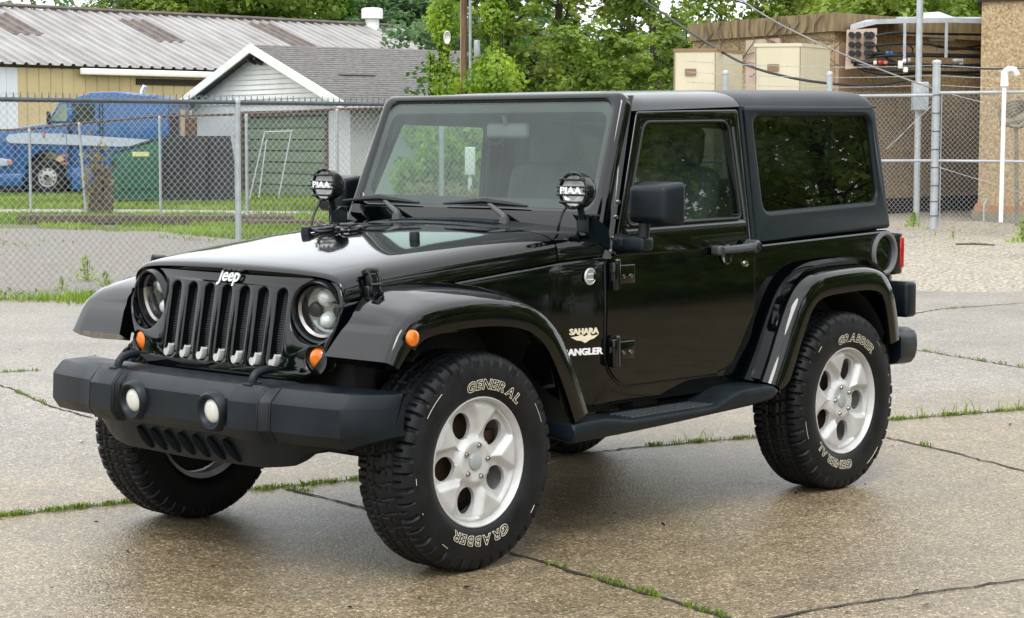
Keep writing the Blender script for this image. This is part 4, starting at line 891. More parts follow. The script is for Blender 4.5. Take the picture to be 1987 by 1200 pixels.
# ------------------------------------------------------------------ chain link fences
def zigzag(path, z0, z1, pit, r=.0024):
    """interlocked wires of a chain link panel between path(s) points; path: list of (s, xyz base)"""
    A, B = np.array(path[0], float), np.array(path[1], float); Lg = np.linalg.norm((B-A)[:2]); t = (B-A)/Lg; nrm = np.array([-t[1], t[0], 0]); p = pit/2
    nw = int(Lg/p); nzs = int((z1-z0)/p); V = []; F_ = []
    i = np.arange(nzs+1); zz = z0+(z1-z0)*i/nzs; base = 0; allv = []; allf = []
    tri = np.array([[r, 0], [-r*.5, r*.87], [-r*.5, -r*.87]])
    f = []
    for q in range(nzs):
        for c in range(3): d = (c+1) % 3; f.append((q*3+c, q*3+d, q*3+3+d, q*3+3+c))
    f = np.array(f)
    for k in range(nw):
        s = (k+((i+k) % 2))*p; dn = .003*np.where((i+k) % 2 == 0, 1, -1)
        c = A+np.outer(s, t)+np.outer(dn, nrm); c[:, 2] = zz+A[2]+(B[2]-A[2])*s/Lg
        v = c[:, None, :]+tri[None, :, 0:1]*t+tri[None, :, 1:2]*nrm; allv.append(v.reshape(-1, 3)); allf.append(f+base); base += 3*(nzs+1)
    V = np.concatenate(allv); Fc = np.concatenate(allf); me = bpy.data.meshes.new('chain_link'); me.vertices.add(len(V)); me.vertices.foreach_set('co', V.astype(np.float32).ravel())
    me.loops.add(Fc.size); me.loops.foreach_set('vertex_index', Fc.astype(np.int32).ravel()); me.polygons.add(len(Fc)); me.polygons.foreach_set('loop_start', (np.arange(len(Fc))*4).astype(np.int32)); me.polygons.foreach_set('loop_total', np.full(len(Fc), 4, np.int32)); me.update(calc_edges=True); me.shade_smooth(); return me
def wire_panel(par, a, b, z0, z1, pit=.076, r=.0024, mat='wire'):
    me = zigzag((a, b), z0, z1, pit, r); me.materials.append(M[mat]); o = bpy.data.objects.new('chain_link', me); COL.objects.link(o); o.parent = par; return o
def post(par, p, h, r, mat='galv', cap=True, lean=(0, 0)):
    m = MB(); m.tube([(p[0], p[1], p[2]-.05), (p[0]+lean[0], p[1]+lean[1], p[2]+h)], r, 12)
    if cap: m.lathe([(r*1.12, -.03), (r*1.12, .0), (r*.8, .02), (0, .028)], 12, 'z', (p[0]+lean[0], p[1]+lean[1], p[2]+h))
    return m.build('post', M[mat], par)
def rail(par, pts, r, mat='galv', name='top_rail'):
    m = MB(); m.tube(pts, r, 8); return m.build(name, M[mat], par)
# the near fence crosses the view from the left to the corner post on the right
def FL(u):                                  # a point of the fence line seen in column u
    iD = .05-.0061*u/700; D = 1/iD; p = P(u, 400, D); return np.array([p[0], p[1], 0]), D
nf = thing('chain_link_fence', 'galvanised chain link fence running behind the car from the left edge of the lot', 'fence', (0, 0, 0))
p0, _ = FL(-330); p1, _ = FL(1330); ctl = [FL(u)[0] for u in (-330, 462, 857, 1330)]
wire_panel(nf, p0, p1, .03, 2.03, r=.0034)
rail(nf, [(p0[0], p0[1], 1.96), (p1[0], p1[1], 1.97)], .023, 'galvshade')  # rail colour carries the shade of its backlit side
kn = MB(); Lg_ = np.linalg.norm(p1-p0); t_ = (p1-p0)/Lg_; n_2 = np.array([-t_[1], t_[0], 0])
for k in range(int(Lg_/.076)):
    c = p0+t_*(k*.076+.02); kn.tube([c-t_*.020+n_2*.018+np.array([0, 0, 1.935]), c-t_*.004-n_2*.024+np.array([0, 0, 1.965]), c+t_*.008+np.array([0, 0, 1.992]), c+t_*.014+np.array([0, 0, 2.03+.012*rng.random()])], [.004, .006, .006, .004], 5)
tag(kn.build('twisted_barb', M['galvshade'], nf, recalc=False), kind='stuff')
for u, r in ((-180, .03), (462, .034), (857, .030), (1240, .030)): q, D = FL(u); post(nf, q, 1.985, r)
# barbed-wire fence behind the car's roof to the tall corner post, and its return to the right
cpD = 28.6; cp = P(1812, 437, cpD); czg = cp[2]
bf = thing('chain_link_fence', 'galvanised chain link fence with barbed wire strands above it beside the tan utility building', 'fence', (0, 0, 0))
la = P(1330, 437, 27.2); ra = P(2110, 437, 27.6); la = np.array([la[0], la[1], czg]); ra = np.array([ra[0], ra[1], czg]); cp = np.array([cp[0], cp[1], czg])
zr = P(1812, 184, cpD)[2]-czg; zm = P(1812, 312, cpD)[2]-czg
wire_panel(bf, la, cp, .04, zr+.03, pit=.070, r=.0034, mat='galvlight'); wire_panel(bf, cp, ra, .04, zr+.05, pit=.070, r=.0034, mat='galvlight')
rail(bf, [la+np.array([0, 0, zr-.08]), cp+np.array([0, 0, zr-.01])], .021, 'galvlight'); rail(bf, [cp+np.array([0, 0, zr+.02]), ra+np.array([0, 0, zr+.02])], .021, 'galvlight')
rail(bf, [la+np.array([0, 0, zm]), cp+np.array([0, 0, zm])], .019, 'galvlight', 'mid_rail'); rail(bf, [cp+np.array([0, 0, zm]), ra+np.array([0, 0, zm-.01])], .019, 'galvlight', 'mid_rail')
zp = P(1812, 121, cpD)[2]-czg
post(bf, cp, zp, .056, 'galvlight')
for uu, top in ((1405, 141), (1606, 143)):
    D_ = 27.2+(cpD-27.2)*(uu-1330)/(1812-1330); q = P(uu, 437, D_); q = np.array([q[0], q[1], czg]); post(bf, q, P(uu, top, D_)[2]-czg, .038, 'galvlight')
for z in (.13, .33, .55, .80, 1.05, 1.30, 1.55, 1.80):
    bn = MB(); bn.tube([(cp[0]+.062*math.cos(a), cp[1]+.062*math.sin(a), czg+z) for a in np.linspace(0, 2*PI, 17)[:-1]], .006, 5, closed=True); bn.build('tension_band', M['galvshade'], bf)
tb_ = MB(); tv = (ra-cp)/np.linalg.norm(ra-cp); tb_.tube([cp+tv*.08+np.array([0, 0, .03]), cp+tv*.08+np.array([0, 0, zr])], .008, 6); tb_.build('tension_bar', M['galv'], bf)
for zz in (zr+.13, zr+.26, zr+.40):
    for A_, B_ in ((la, cp), (cp, ra)):
        b = MB(); Lg = np.linalg.norm(B_-A_); t = (B_-A_)/Lg; pts = [A_+t*s+np.array([0, 0, zz-.05*math.sin(PI*s/Lg)]) for s in np.linspace(0, Lg, 20)]; b.tube(pts, .0035, 4)
        for s in np.arange(.1, Lg, .14):
            c = A_+t*s+np.array([0, 0, zz-.05*math.sin(PI*s/Lg)]); b.tube([c-np.array([0, 0, .018]), c+np.array([0, 0, .018])], .0025, 3)
        b.build('barbed_wire', M['wire'], bf, recalc=False)
def wire(par, a, b, r=.004, name='brace_wire'): m = MB(); m.tube([a, b], r, 5); m.build(name, M['wire'], par, recalc=False)
wire(bf, P(1720, 290, 28.4), P(1808, 205, 28.5)); wire(bf, P(1822, 325, 28.5), P(2000, 380, 28)); wire(bf, P(1825, 178, 28.5), P(1910, 200, 28.3))
# the rusty-railed fence further back
rf = thing('chain_link_fence', 'older chain link fence with a sagging rusty top rail in front of the blue truck', 'fence', (0, 0, 0))
RFP = [(-260, 412, 45, 262), (60, 412, 44, 251), (167, 413, 43.2, 238), (312, 418, 42, 226), (480, 430, 40, 222), (655, 432, 38.8, 212), (900, 432, 37.5, 208), (1180, 432, 36.5, 206)]
tops = []
for i, (u, v, D, vt) in enumerate(RFP):
    q = P(u, v, D); q[2] = 0; tp = P(u, vt, D); tops.append(tp)
    if 0 < i < 7: post(rf, q, tp[2]-.02, .028 if i != 4 else .034, 'galv', lean=(-.20*RH[0]*.6, -.20*RH[1]*.6) if i == 2 else (0, 0))
rail(rf, tops, .024, 'rustpipe')
for (a, b) in zip(RFP[:-1], RFP[1:]):
    A_ = P(a[0], a[1], a[2]); B_ = P(b[0], b[1], b[2]); A_[2] = B_[2] = 0; zt0 = (P(a[0], a[3], a[2])[2]+P(b[0], b[3], b[2])[2])/2; wire_panel(rf, A_, B_, .04, zt0-.01, pit=.085, r=.0014, mat='galvshade')
# old timber edging and litter by the verge
ed = MB(); ed.rbox(W(-6.7, 38.6, .06), (5.2, .22, .18), .03, rz=-YAW-.05); tag(ed.build('timber_edging', M['wood']), 'long grey timber edging half sunk in the grass near the left edge', 'timber')
ed = MB(); ed.rbox(W(-4.2, 37.4, .04), (1.6, .20, .14), .03, rz=-YAW-.2); tag(ed.build('timber_edging', M['wood']), 'short piece of timber edging in the grass beside the grey fence post', 'timber')
# ------------------------------------------------------------------ buildings
def brick_mat(name, c1, c2, sx, sy, mortar, ms=.02, rough=.85, rotz=0):
    return None
M['siding'] = pm('white_siding', (.80, .80, .77), .6, var=.06, scale=2)
M['whitewall'] = pm('white_block_wall', (.58, .60, .61), .75, var=.07, scale=1.2)
M['shingle'] = pm('grey_shingle', (.085, .083, .08), .9, scale=7, col2=(.19, .18, .172), bump=.4, bscale=30, stretch=(1, 1, 3))
M['greendoor'] = pm('green_door', (.125, .185, .115), .6, scale=3, col2=(.205, .265, .175), stretch=(.5, .5, 5))
M['tinroof'] = pm('weathered_tin', (.42, .41, .40), .5, metal=.1, scale=1.4, col2=(.70, .70, .70), stretch=(1, 1, 1))
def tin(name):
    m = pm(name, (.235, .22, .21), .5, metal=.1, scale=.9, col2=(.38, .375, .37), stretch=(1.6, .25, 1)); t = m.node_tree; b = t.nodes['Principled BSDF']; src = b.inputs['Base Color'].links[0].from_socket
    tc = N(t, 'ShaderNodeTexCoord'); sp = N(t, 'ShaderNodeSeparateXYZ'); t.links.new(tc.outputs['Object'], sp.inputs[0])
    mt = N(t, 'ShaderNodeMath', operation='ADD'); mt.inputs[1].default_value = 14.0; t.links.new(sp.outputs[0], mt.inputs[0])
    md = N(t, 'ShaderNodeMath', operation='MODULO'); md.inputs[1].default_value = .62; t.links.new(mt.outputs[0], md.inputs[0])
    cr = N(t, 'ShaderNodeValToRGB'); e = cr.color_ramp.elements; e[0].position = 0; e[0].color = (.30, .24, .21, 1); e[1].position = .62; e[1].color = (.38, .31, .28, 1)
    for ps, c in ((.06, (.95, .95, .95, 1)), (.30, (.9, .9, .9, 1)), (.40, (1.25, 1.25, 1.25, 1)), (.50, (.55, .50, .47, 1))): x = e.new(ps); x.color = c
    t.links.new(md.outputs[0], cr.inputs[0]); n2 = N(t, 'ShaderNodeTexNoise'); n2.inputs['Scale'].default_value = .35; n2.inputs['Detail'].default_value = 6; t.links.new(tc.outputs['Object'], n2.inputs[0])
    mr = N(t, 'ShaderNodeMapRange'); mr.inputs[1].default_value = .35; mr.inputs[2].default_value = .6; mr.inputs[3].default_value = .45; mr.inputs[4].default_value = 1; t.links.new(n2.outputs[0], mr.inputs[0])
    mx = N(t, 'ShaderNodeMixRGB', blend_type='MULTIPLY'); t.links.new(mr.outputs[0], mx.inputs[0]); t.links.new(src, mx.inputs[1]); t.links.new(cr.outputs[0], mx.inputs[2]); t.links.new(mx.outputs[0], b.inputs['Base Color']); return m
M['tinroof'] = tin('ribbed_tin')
M['tinbrown'] = pm('brown_skylight', (.085, .062, .055), .6, scale=2, col2=(.16, .13, .115))
M['yellowwall'] = pm('yellow_metal_wall', (.50, .40, .21), .6, var=.08, scale=1.2)
M['whitemetal'] = pm('white_metal_wall', (.60, .63, .67), .6, var=.05, scale=1)
M['dark2'] = pm('dark_brown', (.03, .022, .02), .8)
M['pebble'] = pm('pebble_dash', (.225, .16, .088), .9, scale=26, col2=(.58, .44, .26), bump=.7, bscale=30, detail=4)
M['tan'] = pm('tan_concrete', (.26, .175, .105), .85, var=.2, scale=3)
M['tanlight'] = pm('tan_panel', (.42, .29, .19), .8, var=.1, scale=3)
M['pinkpanel'] = pm('pale_pink_panel', (.52, .40, .32), .8, var=.06)
M['parapet'] = pm('mossy_parapet', (.13, .095, .05), .9, scale=4, col2=(.30, .225, .12), stretch=(3, 3, .6))
M['beige'] = pm('beige_cabinet', (.64, .585, .43), .55, var=.05, scale=2.5)
M['conc'] = pm('base_concrete', (.24, .22, .16), .9, var=.25, scale=5)
M['brick'] = pm('orange_brick', (.40, .20, .10), .85, var=.2, scale=9)
M['duct'] = pm('duct_black', (.006, .006, .007), .5)
M['cable'] = pm('cable_black', (.010, .010, .011), .5)
M['cablegrey'] = pm('cable_grey', (.20, .20, .20), .5)
M['blue'] = pm('truck_blue', (.005, .082, .25), .28, var=.15, scale=2, coat=.6)
M['truckwhite'] = pm('truck_white', (.42, .48, .55), .3, var=.05)
M['truckglass'] = pm('truck_glass', (.055, .075, .065), .06, var=.5, scale=1.5, spec=.8)
M['truckwind'] = pm('truck_windscreen', (.25, .32, .26), .08, var=.3, scale=2, spec=.8)
M['dumpster'] = pm('dumpster_green', (.010, .095, .050), .45, var=.25, scale=2)
M['dumpdark'] = pm('dumpster_dark', (.006, .045, .028), .5, var=.2)
M['yellow'] = pm('yellow_sticker', (.70, .66, .28), .5)
M['blackpanel'] = pm('black_sheet', (.016, .015, .018), .6, var=.3, scale=6, stretch=(8, 8, 1))
M['orangelamp'] = pm('orange_lamp', (.65, .25, .12), .3)
M['reddish'] = pm('red_marker', (.55, .16, .12), .4)
M['grime'] = pm('truck_black', (.012, .012, .012), .7)
M['truckrim'] = pm('truck_rim', (.55, .55, .54), .4, metal=.4, var=.2, scale=15)

class Loc:
    """local frame: origin at p, x along dx (unit, horizontal), y = dx turned left, z up; used to build things at their own base"""
    def __init__(s, l, d, ang): s.o = W(l, d); s.rz = -YAW+ang
def place(name, label, cat, l, d, ang, z=0, group=None): p = W(l, d, z); return thing(name, label, cat, p, -YAW+ang, group)
# in a placed thing local x = to the right of the view (turned by ang), local y = away from the camera

# garage: origin at the near right corner, x along the ridge (away to the right), -? gable wall runs to the left and away
GA = R_(34)
gar = place('garage', 'white gabled garage with grey shingle roof and faded green roll door behind the fences', 'garage', -4.18, 53.25, GA)
Wd, Ln, EH, RHt = 9.5, 9.5, 2.55, 4.05          # gable wall lies on local x=0 from y=0 to y=Wd
m = MB(); m.add([(0, 0, 0), (Ln, 0, 0), (Ln, 0, EH), (0, 0, EH), (Ln, Wd, 0), (Ln, Wd, EH), (0, Wd, 0), (0, Wd, EH)], [(0, 1, 2, 3), (1, 4, 5, 2), (4, 6, 7, 5)])
m.add([(0, 0, 0), (0, 1.25, 0), (0, 1.25, EH), (0, 0, EH)], [(0, 1, 2, 3)]); m.add([(0, 6.15, 0), (0, Wd, 0), (0, Wd, EH), (0, 6.15, EH)], [(0, 1, 2, 3)]); m.add([(0, 1.25, 2.2), (0, 6.15, 2.2), (0, 6.15, EH), (0, 1.25, EH)], [(0, 1, 2, 3)])
m.build('wall', M['whitewall'], gar, recalc=False)
m = MB(); nb_ = 11
for i in range(nb_):
    z0 = EH-.02+(RHt-EH)*i/nb_; z1 = EH-.02+(RHt-EH)*(i+1)/nb_; h = lambda z: Wd/2*(1-max(0, (z-EH))/(RHt-EH))
    m.add([(-.05, Wd/2-h(z0), z0), (-.05, Wd/2+h(z0), z0), (-.008, Wd/2+h(z1), z1), (-.008, Wd/2-h(z1), z1)], [(0, 1, 2, 3)]); m.add([(-.05, Wd/2-h(z0), z0), (-.05, Wd/2+h(z0), z0), (-.008, Wd/2+h(z0), z0-.001), (-.008, Wd/2-h(z0), z0-.001)], [(0, 1, 2, 3)])
m.build('gable_siding', M['siding'], gar, recalc=False, flat=True)
ov = .45; sl_ = (RHt-EH)/(Wd/2)
m = MB()
for sd in (0, 1):
    f = (lambda y: y) if sd == 0 else (lambda y: Wd-y); nrow = 26
    for i in range(nrow):
        a = -ov+(Wd/2+ov)*i/nrow; b = -ov+(Wd/2+ov)*(i+1)/nrow; za = EH+.10+sl_*a; zb = EH+.10+sl_*b
        m.add([(-ov, f(a), za+.014), (Ln+.3, f(a), za+.014), (Ln+.3, f(b), zb), (-ov, f(b), zb), (-ov, f(a), za), (Ln+.3, f(a), za)], [(0, 1, 2, 3), (4, 5, 1, 0)])
    m.add([(-ov, f(-ov), EH+.02-sl_*ov), (Ln+.3, f(-ov), EH+.02-sl_*ov), (Ln+.3, f(Wd/2), RHt+.02), (-ov, f(Wd/2), RHt+.02)], [(0, 1, 2, 3)])
m.build('roof', M['shingle'], gar, recalc=False, flat=True)
m = MB()
for sd in (0, 1):
    f = (lambda y: y) if sd == 0 else (lambda y: Wd-y)
    m.loft([[(-ov-.03, f(-ov), EH+.12-sl_*ov), (-ov+.02, f(-ov), EH+.12-sl_*ov), (-ov+.02, f(-ov), EH-.12-sl_*ov), (-ov-.03, f(-ov), EH-.12-sl_*ov)], [(-ov-.03, f(Wd/2), RHt+.12), (-ov+.02, f(Wd/2), RHt+.12), (-ov+.02, f(Wd/2), RHt-.12), (-ov-.03, f(Wd/2), RHt-.12)]])
m.box((Ln/2, -ov-.01, EH+.02-sl_*ov), (Ln+.7, .05, .16)); m.build('fascia', M['siding'], gar)
m = MB()
for i in range(7): m.add([(.10-.02*(i % 2), 1.27, .02+.31*i), (.10-.02*(i % 2), 6.13, .02+.31*i), (.07, 6.13, .31*(i+1)), (.07, 1.27, .31*(i+1))], [(0, 1, 2, 3)]); pass
m.build('garage_door', M['greendoor'], gar, recalc=False, flat=True)
for i in range(7): m = MB(); m.box((.075, 3.7, .31*(i+1)), (.012, 4.86, .022)); m.build('door_seam', M['duct'], gar)
m = MB(); m.box((-.02, 1.22, 1.1), (.06, .12, 2.25)); m.box((-.02, 6.18, 1.1), (.06, .14, 2.25)); m.box((-.02, 3.7, 2.27), (.06, 5.1, .14)); m.build('door_frame', M['wood'], gar)
m = MB(); m.rbox((-.25, Wd/2-.1, RHt-.33), (.30, .12, .12), .03, ry=.4); m.rbox((-.25, Wd/2+.3, RHt-.33), (.30, .12, .12), .03, ry=.4); m.tube([(-.05, Wd/2+.1, RHt-.42), (-.2, Wd/2+.1, RHt-.35)], .05, 8); m.build('floodlight', M['duct'], gar)
for (x, y, w_) in ((1.3, 1.9, 1.1), (6.2, 1.55, 1.0)):
    m = MB(); z = EH+.12+sl_*y; m.box((x, y, z+.015), (w_, .09, .012), rx=math.atan(sl_)); m.build('lifted_shingle', M['duct'], gar)

fr_ = place('pole_frame', 'white pole frame leaning against the green garage door', 'frame', (512-993.5)/FPX*50, 50, 0)
for (xa, za, xb, zb) in ((-.35, .1, -.02, 1.75), (-.12, .15, .02, 1.55), (.36, .15, .64, 1.80)): m = MB(); m.tube([(xa, 0, za), (xb, .5, zb)], .017, 6); m.build('frame_pole', M['galvlight'], fr_)
m = MB(); m.tube([(-.02, .5, 1.74), (.60, .5, 1.76)], .014, 6); m.build('crossbar', M['galv'], fr_)

# warehouse: eave line starts left of the frame, 45 degrees away to the right
WA = R_(45)
wh = place('warehouse', 'long metal warehouse with weathered ribbed tin roof and yellow wall behind the garage', 'warehouse', -23, 92.5, WA)
x0, x1, EZ, RZ, HS = -14, 32.3, 5.0, 8.0, 8.7
m = MB(); rows = []; k = 0; xs = []
x = x0
while x < x1:
    xs += [(x, 0), (x+.24, 0), (x+.30, .10), (x+.42, .10), (x+.48, 0)]; x += .62
sec = [(x, h) for x, h in xs]
m.grid([[(x, -.35, EZ-.12+h) for x, h in sec], [(x, HS/2, (EZ+RZ)/2+h) for x, h in sec], [(x, HS, RZ+h) for x, h in sec]])
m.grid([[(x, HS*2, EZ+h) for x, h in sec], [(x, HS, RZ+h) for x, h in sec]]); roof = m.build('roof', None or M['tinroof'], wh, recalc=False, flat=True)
m = MB(); i = 0
for a in np.arange(x0, x1-2, .62):
    m.add([(a+.02, -.02, .0), (a+.56, -.02, .0), (a+.56, -.02, EZ-.25), (a+.02, -.02, EZ-.25), (a-.03, .02, 0), (a-.03, .02, EZ-.25)], [(0, 1, 2, 3), (4, 0, 3, 5)])
m.add([(x1-2, 0, 0), (x1-2, HS*2, 0), (x1-2, HS*2, EZ), (x1-2, HS, RZ-.1), (x1-2, 0, EZ-.1)], [(0, 1, 2, 3, 4)]); m.build('wall', M['yellowwall'], wh, recalc=False, flat=True)
m = MB(); a = .95
for q in np.arange(x0, a-.3, .8): m.add([(q, -.06, 0), (min(q+.76, a), -.06, 0), (min(q+.76, a), -.06, EZ-.26), (q, -.06, EZ-.26), (q-.04, -.03, 0), (q-.04, -.03, EZ-.26)], [(0, 1, 2, 3), (4, 0, 3, 5)])
m.build('white_wall_panel', M['whitemetal'], wh, recalc=False, flat=True)
m = MB(); m.rbox((9.7, -.36, EZ-.36), (11.2, .22, .30), .05); m.build('gutter', M['siding'], wh)
m = MB(); m.box((10.6, -.06, EZ-.75), (6.5, .08, .28)); m.build('eave_beam', M['dark2'], wh)
m = MB(); m.tube([(x0, HS, RZ+.14), (x1, HS, RZ+.14)], .12, 6); m.build('ridge_cap', M['tinbrown'], wh)
sl2 = (RZ-EZ)/HS
for (xa, y0, y1, n_) in [(x0+.62*round((xa_-x0)/.62), ya_, yb_, nn_) for xa_, ya_, yb_, nn_ in ((-2.8, .50, .80, 3), (3.6, .48, .86, 3), (11.2, .45, .86, 3), (19.8, .40, .92, 3), (26.5, .3, .5, 2))]:
    m = MB(); y0, y1 = y0*HS, y1*HS; sec = [(xa+.62*j+dx, h) for j in range(n_) for dx, h in ((0, .03), (.24, .03), (.30, .13), (.42, .13), (.48, .03))]; m.grid([[(x, y, EZ+sl2*y+h) for x, h in sec] for y in (y0, y1)]); m.build('skylight_panel', M['tinbrown'], wh, recalc=False, flat=True)
m = MB(); vx, vy = 29.6, HS-.2; m.lathe([(.40, -.2), (.40, .42), (.62, .46), (.62, 1.0), (.5, 1.06), (0, 1.08)], 18, 'z', (vx, vy, RZ)); m.build('roof_vent', M['pinkpanel'] if False else M['siding'], wh)

# tan utility building, corner towards the camera, base on the gravel bank
def ang_of(pa, pb): a = LD(pa); b = LD(pb); return math.atan2(b[1]-a[1], b[0]-a[0])
gz = .30
K = P(1620, 25, 33.0); Lp = P(1345, 42, 36.4); Rp = P(1905, 40, 36.2)
zt2 = float(K[2])
ub = thing('utility_building', 'low tan pebble-dash utility building with mossy flat parapet behind the beige cabinets', 'building', (K[0], K[1], gz))
vl = (Lp-K)[:2]*1.0; vr = (Rp-K)[:2]*2.2
def foot(e): nl, nr = vl/np.linalg.norm(vl), vr/np.linalg.norm(vr); a = -(nl+nr)*e; return [a, vr+nr*0-nl*e, vr+vl, vl-nr*e]
m = MB(); f = foot(0); m.loft([[(p[0], p[1], z) for p in f] for z in (0, zt2-gz-.28)]); m.build('wall', M['pebble'], ub, flat=True)
m = MB(); f = foot(.10); m.loft([[(p[0], p[1], z) for p in f] for z in (zt2-gz-.30, zt2-gz)]); m.build('parapet', M['parapet'], ub, flat=True)
nl, nr = vl/np.linalg.norm(vl), vr/np.linalg.norm(vr)
m = MB()
for (t, w_) in ((.30, .55),):
    c = nr*t-nl*.04; m.box((c[0], c[1], (zt2-gz)/2-.2), (w_, .08, zt2-gz-.55), rz=math.atan2(nr[1], nr[0]))
m.build('corner_panel', M['tanlight'], ub)
m = MB(); c = vl*.46-nr*.05; m.box((c[0], c[1], zt2-gz-.85), (.95, .06, 1.0), rz=math.atan2(nl[1], nl[0])); m.build('wall_panel', M['pinkpanel'], ub)
m = MB(); f = foot(.03); m.loft([[(p[0], p[1], z) for p in f] for z in (.0, .30)]); m.build('base', M['dark2'], ub, flat=True)
for k in range(3):
    m = MB()
    for q in range(5):
        t = rng.uniform(.2, 3.6); c = nl*t-nr*.12; pts = [np.array([c[0], c[1], zt2-gz-.02-.16*i+rng.normal()*.03])+np.append(nl*rng.normal()*.10*i, 0) for i in range(7)]; m.tube(pts, .010, 4)
    m.build('dry_vine', M['twig'], ub, recalc=False)
# beige cabinets
for (ua, ub_, uc, vt, D, lab) in ((1308, 1390, 1441, 93, 31.5, 'beige metal cabinet further from the cable rack with grime on its top'), (1465, 1555, 1611, 83, 30.6, 'taller beige metal cabinet nearer the cable rack')):
    a = P(ua, vt, D+.15); b = P(ub_, vt+1, D); c = P(uc, vt-6, D+.9); zt3 = float(b[2]); t = thing('equipment_cabinet', lab, 'cabinet', (b[0], b[1], gz), 0, 'beige cabinets beside the utility building')
    e1 = (a-b)[:2]; e2 = (c-b)[:2]; q = [np.zeros(2), e2, e1+e2, e1]; h = zt3-gz
    m = MB(); m.loft([[(p[0], p[1], z) for p in q] for z in (0, h-.04)]); m.build('cabinet_body', M['beige'], t, flat=True)
    ce = (e1+e2)/2; m = MB(); m.loft([[(p[0]+(p[0]-ce[0])*.025, p[1]+(p[1]-ce[1])*.025, z) for p in q] for z in (h-.05, h)]); m.build('cabinet_lid', M['tan'] if 'further' in lab else M['beige'], t, flat=True)
    n1 = e1/np.linalg.norm(e1); m = MB(); cc = e1*.60; nn = np.array([-n1[1], n1[0]]); nn = nn if nn @ (CC[:2]-b[:2]) > 0 else -nn; m.box((cc[0]+nn[0]*.01, cc[1]+nn[1]*.01, h-.36), (.17, .03, .10), rz=math.atan2(n1[1], n1[0])); m.build('maker_plate', M['tan'], t)
    m = MB()
    for ff_ in (.02, .98): cc = e1*ff_; m.box((cc[0]+nn[0]*.004, cc[1]+nn[1]*.004, h/2), (.012, .014, h-.1), rz=math.atan2(n1[1], n1[0]))
    m.build('door_edge', M['tan'], t)
# near pebble-dash building at the right edge
NB0 = P(1897, 430, 28.9+2.2); NB0 = np.array([NB0[0], NB0[1], gz]); ztn = float(P(1897, 6, 31.1)[2])
nbg = thing('pebble_building', 'tall tan pebble-dash building corner at the right edge of the photo', 'building', NB0)
e1 = (P(2300, 430, 29.6)-P(1897, 430, 31.1))[:2]; e2 = (FH+RH*.25)[:2]*6
q = [np.zeros(2), e1, e1+e2, e2]; m = MB(); m.loft([[(p[0], p[1], z) for p in q] for z in (.28, ztn-gz)]); m.build('wall', M['pebble'], nbg, flat=True)
n1 = e1/np.linalg.norm(e1); nn = -np.array([-n1[1], n1[0]]); nn = nn if nn @ (CC[:2]-NB0[:2]) > 0 else -nn
qq = [p+nn*.05-n1*.05*(1 if i in (0, 3) else -1) for i, p in enumerate(q)]
m = MB(); m.loft([[(p[0], p[1], z) for p in qq] for z in (ztn-gz, ztn-gz+.25)]); m.build('roof_edge', M['dark2'], nbg, flat=True)
m = MB(); qq = [p+nn*.06-n1*.08 for p in q]; m.loft([[(p[0], p[1], z) for p in qq] for z in (-.1, .20)]); m.build('base', M['conc'], nbg, flat=True)
m = MB(); qq = [p+nn*.05-n1*.04 for p in q]; m.loft([[(p[0], p[1], z) for p in qq] for z in (.20, .29)]); m.build('brick_course', M['brick'], nbg, flat=True)
# white vent pipe with elbow
def pipe(name, label, cat, pts, r, mat, n=10): m = MB(); m.tube(pts, r, n); return tag(m.build(name, M[mat]), label, cat)
D = 27.8; a = P(1942, 432, D); b = P(1949, 165, D); pp = thing('vent_pipe', 'white vent pipe with hooded elbow standing at the right-hand fence', 'pipe', a)
m = MB(); m.tube([(0, 0, 0), tuple(np.array([b[0], b[1], b[2]])-a)], .030, 12); m.build('riser', M['siding'], pp)
m = MB(); o_ = b-a; m.tube([o_+np.array([0, 0, -.02]), o_+np.array([0, 0, .08]), o_+np.array([0, 0, .19])], [.056, .052, .048], 12); m.tube([o_+np.array([0, 0, .17]), o_+np.array([0, 0, .21])+RH*.06, o_+np.array([0, 0, .20])+RH*.13, o_+np.array([0, 0, .13])+RH*.17], [.046, .046, .045, .045], 12); m.build('elbow_hood', M['siding'], pp)
a = P(1909, 432, 28.2); sp2 = thing('stub_pipe', 'thin grey stub pipe with bent top in front of the pebble building', 'pipe', a); m = MB(); h = P(1909, 385, 28.2)[2]-a[2]; m.tube([(0, 0, 0), (0, 0, h*.75), tuple(RH*.03+np.array([0, 0, h*.9])), tuple(RH*.04+np.array([0, 0, h]))], [.016, .016, .02, .024], 8); m.build('pipe_run', M['galv'], sp2)
# grey-green valve bundle on the right edge
c = P(1972, 232, 28.9); vb = thing('wrapped_valve', 'weathered grey-green wrapped valve on the wall at the right edge', 'valve', c); m = MB()
for k in range(5): a = k*.35; m.tube([tuple(RH*((.10+.03*k)*math.cos(t))+np.array([0, 0, (.10+.02*k)*math.sin(t)+.02*k])+FH*(.05*math.sin(2*t+a))) for t in np.linspace(0, 2*PI, 20)[:-1]], .035, 6, closed=True)
m.build('wrapping', M['conc'], vb); m = MB(); m.tube([tuple(-RH*.22+np.array([0, 0, -.06])), tuple(RH*.05), tuple(RH*.35+np.array([0, 0, .12]))], [.06, .08, .07], 10); m.tube([tuple(RH*.0), tuple(RH*.04+np.array([0, 0, -1.5]))], .03, 8); m.build('valve_pipe', M['conc'], vb)
